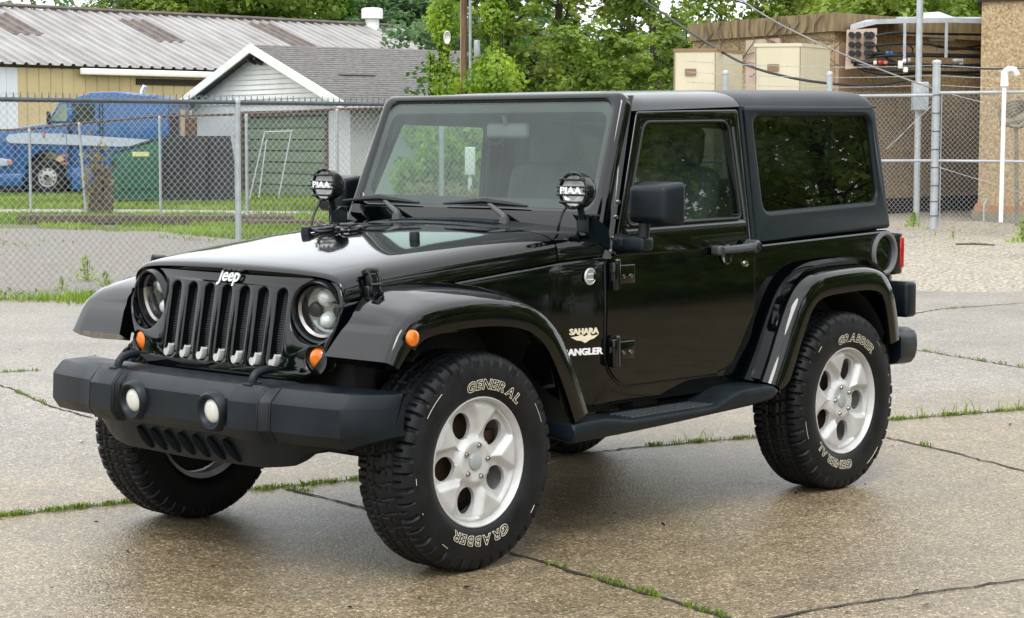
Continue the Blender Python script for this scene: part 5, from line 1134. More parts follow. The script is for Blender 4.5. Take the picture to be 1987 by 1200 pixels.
# cable rack
D = 33.2; c = P(1775, 90, D); rk = thing('cable_rack', 'telephone cable rack of ducts and black cables under a sheet metal hood', 'cable rack', c)
def Q(u, v, dd=0): return tuple(P(u, v, D+dd)-c)
m = MB(); top = [Q(1650, 50, -.35), Q(1700, 38, -.45), Q(1757, 36, -.45), Q(1850, 35, -.45), Q(1925, 37, -.45), Q(1925, 33, .9), Q(1700, 33, .9), Q(1660, 40, .9)]
m.loft([[(p[0], p[1], p[2]+dz) for p in top] for dz in (-.075, .0)]); m.add([Q(1792, 35, -.1), Q(1855, 35, -.1), Q(1822, 23, .2), Q(1792, 25, .2)], [(0, 1, 2, 3)]); m.build('hood', M['galvlight'], rk, flat=True)
m = MB(); m.loft([[Q(u, v, -.42+e) for u, v in ((1643, 58), (1702, 55), (1700, 128), (1640, 135))] for e in (0, .05)]); m.build('duct_plate', M['pinkpanel'], rk, flat=True)
for i in range(3):
    for j in range(4):
        u = (1653, 1666, 1683, 1692)[j]; v = (68, 87, 104)[i]; p = np.array(Q(u, v, -.44)); m = MB(); ax = -FH*.9-RH*.25; ax /= np.linalg.norm(ax)
        rr = .046; cs = [];
        m.tube([p-ax*.05, p+ax*(.10+.06*(j > 1))], rr, 14); m.build('duct', M['duct'], rk)
for (vs, r) in (([(1700, 70), (1735, 64), (1800, 66), (1925, 68)], .018), ([(1690, 90), (1730, 86), (1800, 86), (1830, 92), (1925, 98)], .020), ([(1690, 104), (1725, 105), (1800, 107), (1925, 109)], .030), ([(1680, 112), (1740, 108), (1850, 110), (1925, 112)], .022), ([(1652, 120), (1700, 122), (1760, 126), (1850, 128), (1925, 126)], .032), ([(1656, 126), (1700, 136), (1760, 139), (1830, 141), (1925, 140)], .024), ([(1660, 128), (1690, 141), (1740, 146), (1800, 142), (1925, 148)], .016), ([(1700, 92), (1718, 112), (1740, 122)], .018), ([(1820, 88), (1850, 96), (1880, 92), (1925, 86)], .018), ([(1655, 122), (1680, 140), (1705, 130), (1735, 124)], .008), ([(1765, 88), (1772, 98), (1766, 108)], .012)):
    m = MB(); m.tube(spline([Q(u, v, -.55-.12*rng.random()+max(0, (u-1700)/200)*.6) for u, v in vs], 6), r, 8); m.build('cable', M['cable'], rk)
for (u, v, mt, w_, h_) in ((1722, 104, 'blue', .06, .06), (1730, 104, 'blue', .05, .06), (1708, 122, 'red', .07, .06), (1698, 122, 'cream', .05, .06), (1718, 122, 'reddish', .06, .05), (1747, 126, 'white', .07, .12), (1757, 136, 'white', .07, .08), (1764, 117, 'galv', .05, .06), (1858, 118, 'galv', .16, .05), (1755, 118, 'white', .05, .05), (1865, 123, 'white', .06, .04)):
    m = MB(); m.rbox(Q(u, v, -.75), (w_, w_, h_), .01, rz=-YAW); m.build('cable_clip', M[mt], rk)
for u, va, vb_ in ((1755, 45, 128), (1836, 45, 112)):
    m = MB(); p = np.array(Q(u, va, -.5)); p2 = np.array(Q(u, vb_, -.5)); m.box((p+p2)/2, (.045, .03, abs(p[2]-p2[2])), rz=-YAW); m.build('bracket', M['galvlight'], rk)
m = MB(); m.box(Q(1828, 78, .3), (.40, .04, .035), rz=-YAW); m.box(Q(1835, 96, .3), (.30, .04, .03), rz=-YAW); m.build('bracket', M['galv'], rk)
D = 30.7; a = P(1778, 425, D); a[2] = gz; mp_ = thing('mast_pipe', 'tall grey steel service pipe with meter box rising past the cable rack', 'pipe', a)
m = MB(); b = P(1786, -60, D); m.tube([(0, 0, 0), tuple(b-a)], .048, 12); m.build('mast', M['galv'], mp_)
m = MB(); m.rbox(tuple(P(1785, 187, D-.1)-a), (.24, .16, .42), .015, rz=-YAW); m.build('meter_box', M['galv'], mp_)
# overhead cables
def over(name, label, pts, r, mat): m = MB(); m.tube(spline(pts, 10), r, 5); return tag(m.build(name, M[mat], recalc=False), label, 'cable')
over('overhead_cable', 'dark overhead cable sagging across the beige cabinets to the cable rack', [P(1150, -60, 37), P(1270, 15, 35), P(1345, 66, 33), P(1440, 122, 31), P(1530, 150, 30), P(1620, 163, 29.5), P(1700, 165, 30), P(1790, 150, 31)], .020, 'cable')
over('overhead_cable', 'pale overhead guy cable running down to the top of the corner post', [P(1380, -40, 34), P(1487, 32, 32.5), P(1570, 75, 31.2), P(1660, 116, 30), P(1740, 147, 29.2), P(1810, 172, 28.6)], .013, 'cablegrey')
over('overhead_cable', 'black cable leaving the rack past the near building to the right edge', [P(1850, 128, 30.2), P(1900, 133, 29.8), P(1950, 133, 29.4), P(2010, 130, 29)], .016, 'cable')
over('overhead_cable', 'thin overhead line crossing the sky at the top left corner', [P(-60, 12, 70), P(20, 2, 70), P(90, -10, 70)], .012, 'cablegrey')

# ------------------------------------------------------------------ blue truck, seen from its left side
tk = place('semi_truck', 'blue tractor truck with white side stripe parked on the grass behind the fences', 'truck', (93-993.5)/FPX*57, 57, R_(-6), z=.08)
def bodyx(prof, y0, y1, r=.04):      # side-profile polygon extruded across the truck with a small bevel
    q = plate(prof, (), (y1-y0)/2-r, r, 2, None); q.map(lambda a, b, c: (a, (y0+y1)/2+c, b)); return q
TW = 2.3
hoodp = [(-2.05, .35), (-2.05, 1.0), (-1.95, 1.42), (-1.6, 1.64), (-.9, 1.78), (-.15, 1.88), (.10, 1.91), (.62, 1.92), (.62, .35), (.60, .35)] + [(.62*math.cos(a), .52+.62*math.sin(a)) for a in np.linspace(-.25, PI+.25, 18)]
bodyx(hoodp, 0, TW, .06).build('hood', M['blue'], tk, angle=40)
cabp = [(.55, .40), (.55, 1.90), (-.02, 1.92), (.32, 2.46), (.52, 2.56), (1.62, 2.58), (1.62, .40)]
bodyx(cabp, .06, TW-.06, .05).build('cab', M['blue'], tk, angle=40)
bodyx([(1.60, .42), (1.60, 2.58), (3.46, 2.50), (3.46, .95), (2.6, .60)], .0, TW, .05).build('sleeper', M['blue'], tk, angle=40)
bodyx([(.45, 2.53), (.80, 2.65), (1.2, 2.77), (1.9, 2.79), (3.05, 2.69), (3.12, 2.47), (1.0, 2.47)], .25, TW-.25, .06).build('roof_fairing', M['blue'], tk, angle=40)
bodyx([(.30, 2.46), (.42, 2.535), (.90, 2.62), (1.2, 2.56), (1.0, 2.46)], .3, TW-.3, .03).build('sun_visor', M['truckwhite'], tk, angle=40) if False else None
st = [(-1.05, 1.60), (-1.14, 1.52), (-1.12, 1.42), (-1.0, 1.36), (.6, 1.32), (2.1, 1.27), (2.6, 1.30), (3.05, 1.42), (2.95, 1.46), (1.6, 1.55), (.5, 1.62), (-.6, 1.65)]
m = plate(st, (), .012, 0); m.map(lambda a, b, c: (a, -.03+c, b)); m.build('side_stripe', M['truckwhite'], tk, flat=True)
m = plate(rpoly([(.68, 1.93), (1.36, 1.93), (1.36, 2.45), (.70, 2.45)], .07), (), .02, 0); m.map(lambda a, b, c: (a, .05+c, b)); m.build('side_window', M['truckglass'], tk)
m = MB(); m.add([(.02, .2, 1.97), (.02, TW-.2, 1.97), (.33, TW-.25, 2.44), (.33, .25, 2.44)], [(0, 1, 2, 3)]); m.map(lambda x, y, z: (x-.035, y, z+.02)); m.build('windscreen', M['truckwind'], tk, recalc=False)
m = plate(rpoly([(.12, 1.97), (.58, 1.97), (.58, 2.44), (.40, 2.44)], .03), (), .02, 0); m.map(lambda a, b, c: (a, .052+c, b)); m.build('vent_window', M['truckwind'], tk)
m = MB(); m.rbox((.75, -.22, 2.1), (.16, .10, .46), .04); m.tube([(.9, .05, 2.2), (.78, -.2, 2.15)], .02, 6); m.tube([(.9, .05, 1.85), (.78, -.2, 1.88)], .02, 6); m.build('mirror', M['blue'], tk)
m = MB(); m.rbox((.12, -.16, 2.06), (.10, .10, .36), .03); m.build('hood_mirror', M['duct'], tk)
m = plate(rpoly([(-1.95, .72), (-1.1, .74), (-1.0, .90), (-1.35, .95), (-1.9, .90)], .05), (), .02, .01); m.map(lambda a, b, c: (a*.9-.1, -.04+c, b)); m.build('headlight', M['truckwhite'], tk)
m = MB(); m.rbox((-1.06, -.05, .84), (.16, .04, .14), .02); m.build('turn_lamp', M['orangelamp'], tk)
m = MB(); m.rbox((-1.45, TW/2, .34), (1.5, TW+.02, .38), .06); m.build('bumper', M['blue'], tk)
m = MB(); m.rbox((-1.45, TW/2, .09), (1.4, TW-.1, .18), .04); m.rbox((1.4, TW/2, .32), (4.2, 1.7, .4), .05); m.build('chassis', M['grime'], tk)
m = MB(); m.rbox((1.05, .1, .38), (.72, .3, .62), .05); m.rbox((2.2, .16, .46), (1.3, .4, .55), .12); m.build('step_tank', M['blue'], tk)
m = MB(); m.tube([(1.27, -.05, 1.3), (1.27, -.05, .85)], .02, 6); m.tube([(.58, -.045, 1.75), (.58, -.045, .5)], .008, 5); m.tube([(1.50, -.02, 2.3), (1.50, -.02, .9)], .010, 5); m.build('grab_rail', M['chrome'], tk)
m = MB()
for q in ([(.66, 1.88), (.66, .55), (1.50, .55), (1.50, 2.50), (.60, 2.50)], [(.62, .40), (.62, 1.90)], [(1.60, .45), (1.60, 2.56)], [(-.9, 1.0), (-.9, 1.30)]): m.tube([(a, -.012 if a < .61 or a > 1.55 else .048, b) for a, b in q], .012, 4)
m.build('panel_seam', M['grime'], tk)
m = MB(); m.rbox((1.0, -.04, 1.05), (.16, .03, .07), .01); m.rbox((.46, -.05, 1.60), (.07, .05, .10), .01); m.build('door_handle', M['galv'], tk)
m = MB(); m.rbox((.52, -.06, .80), (.12, .03, .08), .01); m.rbox((.50, -.06, 1.02), (.12, .02, .07), .01); m.rbox((-.06, -.06, 1.60), (.06, .05, .16), .01); m.build('side_marker', M['reddish'], tk)
m = MB(); m.tube([(2.15, TW-.4, 2.6), (2.18, TW-.4, 2.85), (2.26, TW-.4, 2.98)], [.06, .06, .07], 10); m.build('exhaust_stack', M['chrome'], tk)
def truck_wheel(x, y):
    e = thing('wheel', None, None); e.parent = tk; e.location = (x, y, .50-.08)
    t = MB(); t.lathe([(.27, .02), (.30, -.02), (.40, -.035), (.46, -.02), (.495, .02), (.50, .06), (.50, .24), (.46, .28)], 40, 'y'); t.build('tyre', M['tyre'], e)
    t = MB(); t.lathe([(.285, .0), (.27, .03), (.24, .06), (.15, .04), (.10, -.02), (.08, -.05), (0, -.055)], 40, 'y')
    t.build('rim', M['truckrim'], e)
    for k in range(10):
        a = 2*PI*k/10; h = MB(); h.lathe([(0, .028), (.026, .026), (.026, .06)], 10, 'y', (.205*math.cos(a), .0, .205*math.sin(a))); h.build('rim_hole', M['duct'], e)
    t = MB(); t.lathe([(0, -.08), (.07, -.075), (.085, -.03)], 16, 'y'); t.build('hub', M['grime'], e)
    return e
truck_wheel(0, .0); truck_wheel(0, TW-.28)
# dumpster, black sheets, vine stump
dpt = place('dumpster', 'green steel dumpster with sloping lid and yellow sticker behind the fence', 'dumpster', (265-993.5)/FPX*50, 50, R_(8), z=0)
m = plate([(-.58, .12), (-.58, 1.12), (-.50, 1.18), (.50, 1.52), (.55, 1.52), (.55, .12)], (), .75, .02); m.map(lambda a, b, c: (a, .75+c, b)); m.build('bin', M['dumpster'], dpt, angle=30)
m = plate([(-.64, 1.17), (-.62, 1.23), (.55, 1.62), (.60, 1.58)], (), .78, .01); m.map(lambda a, b, c: (a, .75+c, b)); m.build('lid', M['dumpdark'], dpt, angle=30)
m = MB()
for x in (-.4, 0, .4): m.box((x, -.03, .62), (.07, .05, .95))
m.box((0, -.035, .40), (1.1, .06, .08)); m.box((0, -.03, .16), (1.14, .06, .10)); m.build('rib', M['dumpster'], dpt)
m = MB(); m.box((.12, -.03, 1.20), (.40, .02, .11)); m.build('sticker', M['yellow'], dpt)
m = MB(); m.rbox((-.55, -.05, 1.0), (.10, .10, .2), .02); m.build('lift_lug', M['dumpdark'], dpt)
for k, (u0, u1, vt, lab) in enumerate(((313, 352, 266, 'tall black ribbed sheet leaning beside the green dumpster'), (350, 402, 265, 'middle black ribbed sheet of the row leaning on the white garage'), (398, 446, 264, 'rightmost black ribbed sheet leaning beside the green garage door'))):
    D = 50.5+.2*k; a = W((u0-993.5)/FPX*D, D); wv = (u1-u0)/FPX*D; h = 1.59+4/FPX*D; t = thing('ribbed_sheet', lab, 'sheet', a, -YAW, 'black ribbed sheets leaning by the garage')
    m = MB(); n_ = int(wv/.04); lean_ = .30; skew = (.30 if k == 2 else 0)
    m.grid([[(i*.04+(.0 if z > .5 else skew*i/n_), lean_*z/h+(.012 if i % 2 else 0), z-(.02 if i % 3 == 0 and z > .5 else 0)) for i in range(n_+1)] for z in (0, h)]); m.grid([[(i*.04+(.0 if z > .5 else skew*i/n_), .03+lean_*z/h+(.012 if i % 2 else 0), z) for i in range(n_+1)] for z in (0, h)]); m.build('sheet', M['blackpanel'], t, recalc=False, flat=True)
pl = place('pallet', 'weathered brown timber frame standing behind the black sheets', 'timber', (365-993.5)/FPX*52, 52, 0)
m = MB(); m.box((-.32, 0, 1.1), (.22, .1, 2.2)); m.build('dark_board', M['dark2'], pl); m = MB(); m.box((-.10, .0, 1.15), (.10, .1, 2.3)); m.build('pale_board', M['tanlight'], pl); m = MB(); m.box((.10, .05, 1.05), (.28, .1, 2.1)); m.build('red_board', M['rustpipe'], pl)

# ------------------------------------------------------------------ trees and plants
def branch_tree(name, label, base, h, r0, crown, nleaf, lsize, mat='leaf', bark='bark', group=None, forks=7, tone=.5, seed=1, clump=1.0, bare=0, trunk_lean=(0, 0), gap=.5):
    """trunk with limbs; leaves gather in clumps at limb ends and along them"""
    rg_ = np.random.default_rng(seed); t = thing(name, label, 'tree', base, 0, group); m = MB(); tips = []
    cz0, cz1, cr = crown                                   # crown bottom, top (fractions of h) and radius
    tr = [np.array([0, 0, -.1])]
    for i in range(1, 9): tr.append(np.array([trunk_lean[0]*i/8+rg_.normal()*.03*h/10, trunk_lean[1]*i/8+rg_.normal()*.03*h/10, h*.92*i/8]))
    m.tube(tr, [r0*(1-.85*i/8) for i in range(9)], 9); m.build('trunk', M[bark], t)
    lm = MB()
    for k in range(forks):
        z = h*(cz0+(cz1-cz0)*.8*(k+.3)/forks); i = min(7, int(z/(h*.92)*8)); f = z/(h*.92)*8-i; p = tr[i]*(1-f)+tr[min(8, i+1)]*f; a = k*2.4+rg_.random()
        prof = math.sin(PI*min(1, max(0.12, (z/h-cz0)/(1.05-cz0)))*.85+.35); ln = cr*(.65+.5*rg_.random())*max(.35, prof); d = np.array([math.cos(a), math.sin(a), .35+.5*rg_.random()]); pts = [p]
        for s in range(5): d = d+rg_.normal(size=3)*.18+np.array([0, 0, .03]); pts.append(pts[-1]+d/np.linalg.norm(d)*ln/5)
        rr = r0*.38*(1-z/h*.6); lm.tube(pts, [rr*(1-.16*s) for s in range(6)], 6)
        for s in range(2, 6):
            tips.append((pts[s], cr*.20*clump*(.7+.6*rg_.random())))
            for b in range(3):
                e = rg_.normal(size=3)*np.array([1, 1, .6]); e /= np.linalg.norm(e); q = pts[s]+e*cr*(.28+.2*rg_.random()); lm.tube([pts[s], (pts[s]+q)/2+rg_.normal(size=3)*.05*cr, q], [rr*.30, rr*.2, rr*.08], 4)
                if rg_.random() > bare: tips.append((q, cr*.17*clump*(.6+.8*rg_.random())))
    for q in range(4): tips.append((tr[-1]+rg_.normal(size=3)*cr*.2, cr*.2*clump))
    lm.build('limbs', M[bark], t, recalc=False)
    wts = np.array([r**2 for _, r in tips]); wts *= (rg_.random(len(tips)) > gap*.35); wts /= wts.sum(); cnt = rg_.multinomial(nleaf, wts); P_ = []; Nn = []; T_ = []
    for (c, r), n in zip(tips, cnt):
        if n == 0: continue
        v = rg_.normal(size=(n, 3)); v /= np.linalg.norm(v, axis=1, keepdims=True); rad = r*(.35+.75*rg_.random((n, 1))**.6); p = c+v*rad*np.array([1, 1, .62]); P_.append(p); nn_ = v*.35+rg_.normal(size=(n, 3))*.45+np.array([0, 0, .75]); Nn.append(nn_/np.linalg.norm(nn_, axis=1, keepdims=True)); T_.append(np.full(n, tone+rg_.normal()*.16)+rg_.normal(size=n)*.16)
    leaf_object('crown', np.concatenate(P_), np.concatenate(Nn), rg_.uniform(.6, 1.25, nleaf)*lsize, np.concatenate(T_), M[mat], t, aspect=1.5); return t
def TB(u, D, z=0): l = (u-993.5)/FPX*D; return W(l, D, z)
TG = 'broadleaf trees behind the lot'
# centre: maples behind the rusty fence
branch_tree('maple_tree', 'leafy maple with dark trunk rising directly behind the car roof', TB(1085, 50), 7.2, .22, (.30, 1, 2.2), 5000, .12, 'leaf', seed=3, forks=10, group=TG, tone=.68, gap=1.4, clump=.85)
branch_tree('maple_tree', 'bright maple beside the ivy-covered pole behind the windscreen frame', TB(985, 47), 6.6, .13, (.28, 1, 1.8), 7500, .11, 'leaf', seed=4, forks=9, group=TG, tone=.6, gap=1.2, clump=.85)
branch_tree('thin_tree', 'thin sparse tree with bare twigs left of the beige cabinets', TB(1218, 48), 7.0, .12, (.2, 1, 1.5), 5200, .105, 'leaf', bark='trunkgrey', seed=5, forks=9, bare=.5, group=TG)
branch_tree('thin_tree', 'leaning grey-trunked tree just left of the tan building corner', TB(1292, 46), 7.6, .17, (.3, 1, 1.5), 5200, .105, 'leaf', bark='trunkgrey', seed=6, forks=8, bare=.45, trunk_lean=(-.5, .3), group=TG)
branch_tree('young_tree', 'low leafy sapling in front of the thin trees behind the car roof', TB(1160, 43), 4.0, .06, (.25, 1, 1.2), 6000, .10, 'leaf', seed=7, forks=8, group=TG, tone=.55)
branch_tree('young_tree', 'slender sapling against the left side of the nearer beige cabinet', TB(1330, 41), 4.2, .06, (.3, 1, .9), 2600, .095, 'leaf', seed=8, forks=7, group=TG)
for i, (u, D, h, r, lab) in enumerate(((1395, 50, 6.4, 2.0, 'leafy tree top over the left half of the tan building'), (1480, 47, 6.2, 1.8, 'thin-stemmed tree over the corner of the tan building'), (1590, 52, 6.2, 2.4, 'bright spreading tree crown behind the building parapet corner'), (1715, 50, 6.0, 2.3, 'bright leafy tree crown above the cable rack hood'), (1835, 51, 6.1, 2.3, 'bright leafy tree crown between the mast pipe and the near building'), (1960, 53, 6.6, 2.4, 'leafy tree behind the near pebble-dash building'))):
    branch_tree('broadleaf_tree', lab, TB(u, D), h, .12, (.35, 1, r), 13000 if i > 1 else 4500, .115, 'leaf', seed=20+i, forks=9, group=TG, tone=.62)
# far trees beyond the warehouse
FG = 'far trees beyond the warehouse'
for i, (u, D, h, r, mt, n, lab) in enumerate(((60, 150, 9.0, 4, 'leaffar', 2600, 'small hazy tree at the far left beyond the warehouse ridge'), (165, 150, 10.4, 5, 'leaffar', 5000, 'hazy dark green tree over the left end of the warehouse roof'), (270, 140, 10.6, 5, 'leaffar', 5200, 'hazy tree left of the bright green one above the warehouse roof'), (395, 130, 12.5, 6.5, 'leaf', 9000, 'bright green broad tree above the middle of the warehouse roof'), (520, 128, 12.5, 6, 'leaf', 8000, 'bright green tree above the garage gable'), (600, 140, 13, 5, 'leafdark', 5000, 'darker tree between the bright tree and the roof vent'), (680, 150, 14, 5.5, 'leaffar', 6500, 'blue-green tree just left of the roof vent'), (755, 155, 15, 6, 'leaffar', 8000, 'tall blue-green tree directly behind the roof vent'), (822, 150, 13, 5, 'leaffar', 5500, 'hazy tree right of the roof vent beside the ivy'), (455, 150, 13, 5, 'leafdark', 4000, 'deep green tree between the two bright green trees'))):
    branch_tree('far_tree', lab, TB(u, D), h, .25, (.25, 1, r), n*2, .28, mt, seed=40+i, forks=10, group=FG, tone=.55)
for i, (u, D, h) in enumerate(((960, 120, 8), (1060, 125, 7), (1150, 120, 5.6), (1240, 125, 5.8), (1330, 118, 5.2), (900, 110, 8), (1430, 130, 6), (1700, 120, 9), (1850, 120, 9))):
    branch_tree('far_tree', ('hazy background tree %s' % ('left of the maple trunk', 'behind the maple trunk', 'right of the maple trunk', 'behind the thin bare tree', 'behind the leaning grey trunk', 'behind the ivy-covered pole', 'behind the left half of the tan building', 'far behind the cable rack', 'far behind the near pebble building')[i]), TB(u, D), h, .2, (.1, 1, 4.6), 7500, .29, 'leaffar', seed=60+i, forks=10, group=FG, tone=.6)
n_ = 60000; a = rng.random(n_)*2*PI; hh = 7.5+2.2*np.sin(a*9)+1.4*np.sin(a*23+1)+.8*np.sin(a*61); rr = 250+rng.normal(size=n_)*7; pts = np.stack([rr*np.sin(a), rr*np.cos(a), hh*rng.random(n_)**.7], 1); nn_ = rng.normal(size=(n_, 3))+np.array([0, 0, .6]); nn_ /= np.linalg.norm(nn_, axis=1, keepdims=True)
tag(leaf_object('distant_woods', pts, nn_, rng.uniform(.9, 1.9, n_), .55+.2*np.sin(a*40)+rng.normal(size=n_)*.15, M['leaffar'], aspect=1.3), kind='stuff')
# utility pole with ivy
pb = TB(900, 41); pole = thing('utility_pole', 'brown timber utility pole with grey conduit half wrapped in ivy', 'pole', pb)
m = MB(); m.tube([(0, 0, -.1), (0, 0, 8)], [.075, .06], 12); m.build('timber_post', M['polewood'], pole)
m = MB(); m.tube([tuple(RH*.13+np.array([0, 0, 0])), tuple(RH*.12+np.array([0, 0, 7]))], .03, 8); m.build('conduit', M['galvlight'], pole)
m = MB(); m.tube([tuple(-RH*.06-FH*.05), tuple(-RH*.055-FH*.05+np.array([0, 0, 7.5]))], .012, 6); m.build('ground_strap', M['tanlight'], pole)
m = MB(); m.rbox(tuple(RH*.26-FH*.05+np.array([0, 0, 3.35])), (.12, .1, .35), .03, rz=-YAW); m.build('junction_box', M['galv'], pole)
m = MB(); c = np.array(TB(868, 40.5, 3.55))-pb; m.lathe([(0, -.05), (.07, -.035), (.09, .02), (.08, .05)], 20, 'y'); m.map(lambda x, y, z: tuple(c+RH*x*.8-FH*y+np.array([0, 0, z*1.5]))); m.build('meter_dome', M['siding'], pole)
def vine(name, label, base, zs, spread, n, size, seed, lean=0, cat='ivy'):
    rg_ = np.random.default_rng(seed); t = thing(name, label, cat, base); z = rg_.uniform(zs[0], zs[1], n); k = .6+.4*np.sin(z*2.3+seed)+.35*np.sin(z*5.1); r = spread*np.abs(k)*rg_.random(n)**.6; a = rg_.random(n)*2*PI
    p = np.stack([r*np.cos(a)+lean*z, r*np.sin(a), z+rg_.normal(size=n)*.05], 1); nn_ = np.stack([np.cos(a), np.sin(a), .5+0*a], 1)+rg_.normal(size=(n, 3))*.5; nn_ /= np.linalg.norm(nn_, axis=1, keepdims=True)
    leaf_object('foliage', p, nn_, rg_.uniform(.6, 1.3, n)*size, .55+.25*np.sin(z*3+a)+rg_.normal(size=n)*.15, M['ivy'], t, aspect=1.2)
    m = MB()
    for q in range(6): a_ = rg_.random()*6.3; m.tube([(spread*.3*math.cos(a_+i*.3)+lean*(zs[0]+(zs[1]-zs[0])*i/8), spread*.3*math.sin(a_+i*.3), zs[0]+(zs[1]-zs[0])*i/8) for i in range(9)], .012, 4)
    m.build('stems', M['bark'], t, recalc=False); return t
vine('ivy', 'thick yellow-green ivy climbing the right side of the utility pole', TB(960, 40.5), (.2, 5.8), .52, 8500, .085, 2)
vine('ivy', 'ivy curtain hanging left of the utility pole over the garage roof end', TB(862, 42), (2.4, 5.8), .32, 3000, .08, 5)
vine('ivy', 'loose ivy spray low on the left of the pole in front of the shingle roof', TB(872, 41), (.2, 2.75), .36, 1800, .075, 9)
vine('ivy', 'small ivy sprig hanging before the shingles left of the pole', TB(838, 42), (2.3, 3.3), .12, 150, .07, 13)
# dead stump with vine before the truck, shrubs seen through the windscreen
sb = TB(190, 43.6); sv = thing('vine_stump', 'broken brown stump wrapped in reddish vine in front of the blue truck', 'stump', sb)
m = MB(); m.tube([(0, 0, 0), (.03, 0, .5), (.0, 0, 1.0)], [.17, .13, .08], 8); m.tube([tuple(RH*.2), tuple(RH*.24+np.array([0, 0, .6])), tuple(RH*.22+np.array([0, 0, .95]))], [.13, .10, .07], 8); m.tube([tuple(-RH*.16), tuple(-RH*.05+np.array([0, 0, .7])), tuple(-RH*.1+np.array([0, 0, 1.35]))], [.07, .05, .02], 7); m.build('stem', M['wood'], sv)
n = 260; p = rng.normal(size=(n, 3))*np.array([.17, .17, .36])+np.array([0, 0, .75])-RH*.02; nr = rng.normal(size=(n, 3)); nr /= np.linalg.norm(nr, axis=1, keepdims=True); p = p[p[:, 2] > 0]; leaf_object('dry_leaves', p, nr[:len(p)], rng.uniform(.05, .11, len(p)), rng.random(len(p)), M['dry'], sv)
def shrub(name, label, u, D, w_, h, n, mat, ls, tone=.5, seed=0):
    rg_ = np.random.default_rng(seed); t = thing(name, label, 'shrub', TB(u, D)); P_ = []
    for c in range(16):
        cc = rg_.normal(size=3)*np.array([w_*.33, w_*.33, h*.22])+np.array([0, 0, h*.55]); k = n//16; v = rg_.normal(size=(k, 3)); v /= np.linalg.norm(v, axis=1, keepdims=True); P_.append(cc+v*np.array([w_*.24, w_*.24, h*.2])*(.4+.7*rg_.random((k, 1))))
    p = np.concatenate(P_); p = p[p[:, 2] > 0]; nn_ = rg_.normal(size=(len(p), 3))+np.array([0, 0, .7]); nn_ /= np.linalg.norm(nn_, axis=1, keepdims=True); leaf_object('foliage', p, nn_, rg_.uniform(.6, 1.2, len(p))*ls, rg_.normal(tone, .2, len(p)), M[mat], t)
    m = MB()
    for q in range(9): a = rg_.random()*6.3; m.tube([(0, 0, 0), (w_*.15*math.cos(a), w_*.15*math.sin(a), h*.4), (w_*.35*math.cos(a), w_*.35*math.sin(a), h*.8)], [.03, .02, .01], 5)
    m.build('stems', M['bark'], t, recalc=False); return t
shrub('shrub', 'green shrub beyond the fence seen through the windscreen beside the fence post', 842, 34, .95, 1.6, 2000, 'ivy', .10, .6, 3)
shrub('shrub', 'taller shrub beyond the fence seen through the middle of the windscreen', 905, 35.5, 1.3, 1.8, 2200, 'ivy', .10, .55, 4)
shrub('shrub', 'pale dry undergrowth beyond the fence seen low through the windscreen', 880, 31, 1.9, .8, 2200, 'dry', .07, .7, 5)
shrub('shrub', 'shrub beyond the fence seen at the driver side of the windscreen', 1120, 37, 1.6, 2.2, 3000, 'leafdark', .11, .5, 6)
shrub('shrub', 'blackish brush standing in for shade under the maples behind the car roof', 1060, 54, 4.6, 4.6, 9000, 'leafdark', .13, .05, 7)  # near-black leaf tone paints the shaded gaps between the crowns
shrub('shrub', 'blackish brush standing in for shade between the pole and the maples behind the car', 1000, 52, 3.0, 3.6, 5000, 'leafdark', .13, .08, 8)  # added darkness: shade of the gap put into the leaf tone
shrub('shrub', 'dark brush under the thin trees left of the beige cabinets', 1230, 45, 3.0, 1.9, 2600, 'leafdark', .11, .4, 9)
mb_ = TB(912, 33.5); bx = thing('meter_post', 'white meter box on a post beyond the fence seen through the windscreen', 'meter box', mb_); m = MB(); m.tube([(0, 0, 0), (0, 0, 1.4)], .035, 8); m.build('riser', M['siding'], bx); m = MB(); m.rbox((0, 0, 1.22), (.17, .14, .46), .02, rz=-YAW); m.build('meter_case', M['siding'], bx)
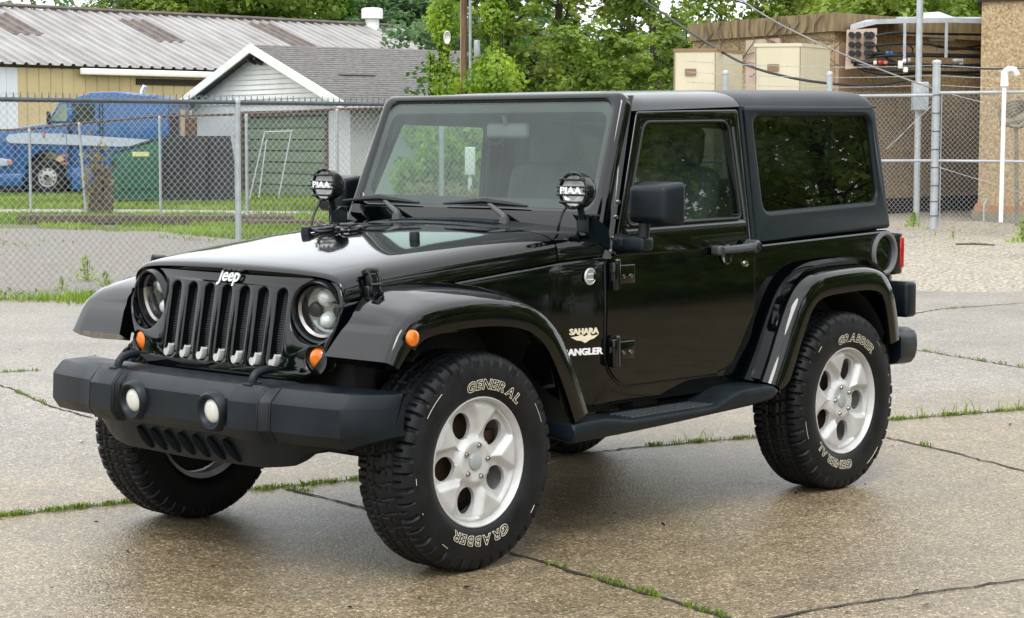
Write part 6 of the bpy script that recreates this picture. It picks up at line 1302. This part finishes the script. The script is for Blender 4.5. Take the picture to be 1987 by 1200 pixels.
# the woods on this side of the lot: behind the photographer, mirrored in the car's flank
WG = 'trees along the near side of the lot'
k = 0
names_ = ['behind the photographer nearest the tail of the car', 'behind the photographer with a broad low crown', 'behind the photographer standing nearest the lot', 'behind the photographer left of the broad one', 'behind the photographer further along the lot', 'behind the photographer at the far end of the row', 'behind the photographer tallest of the row', 'behind the photographer before the far end', 'behind the photographer at the near end of the row', 'behind the photographer opposite the nose of the car']
for (x, y, h, r) in ((9.5, -12.5, 9.5, 3.4), (14.5, -14, 11, 3.8), (19.5, -13, 10, 3.6), (24.5, -15, 11, 4.0), (30, -14, 11, 4.0), (36, -16, 12, 4.2), (21, -21, 12, 4.2), (30, -23, 12, 4.4), (4.5, -15, 9, 3.2)):
    branch_tree('roadside_tree', 'broad green tree '+names_[k], (x, y, 0), h, .22, (.12, 1, r), 17000, .125, 'leaf', seed=80+k, forks=12, group=WG, tone=.62, clump=.9); k += 1
hb_ = ['nearest the car', 'before the tall trees', 'at the lot edge past the tail', 'furthest along the lot', 'opposite the front wheel']
for i, (x, y) in enumerate(((9.5, -8.8), (13, -9.5), (17.5, -9.6), (22.5, -10), (6, -10.5))):
    rg_ = np.random.default_rng(i); t = thing('roadside_shrub', 'green shrub behind the photographer '+hb_[i], 'shrub', (x, y, 0), 0, 'shrubs along the near side of the lot'); n = 9000; v = rg_.normal(size=(n, 3)); v /= np.linalg.norm(v, axis=1, keepdims=True); p = v*np.array([2.6, 1.3, 1.3])*(.5+.5*rg_.random((n, 1)))+np.array([0, 0, .9])+.2*np.sin(v*9); p = p[p[:, 2] > 0]; nn_ = rg_.normal(size=(len(p), 3)); nn_ /= np.linalg.norm(nn_, axis=1, keepdims=True); leaf_object('foliage', p, nn_, rg_.uniform(.05, .12, len(p)), rg_.normal(.5, .2, len(p)), M['leaf'], t)
k = 0; nm = ['left of the frame nearest', 'left of the frame in the middle', 'left of the frame furthest', 'left of the frame between the nearest two', 'far off to the left behind the nose of the car']
for (x, y, h, r) in ((-19, 16, 4.4, 2.6), (-25, 24, 5.4, 3.0), (-29, 36, 6.2, 3.4), (-27, 9, 5.2, 2.8), (-34, 3, 6, 3.2)):
    branch_tree('lotside_tree', 'green tree '+nm[k], (x, y, 0), h, .2, (.10, 1, r), 4500, .30, 'leafdark', seed=120+k, forks=11, group='trees left of the frame mirrored in the grille', tone=.5); k += 1
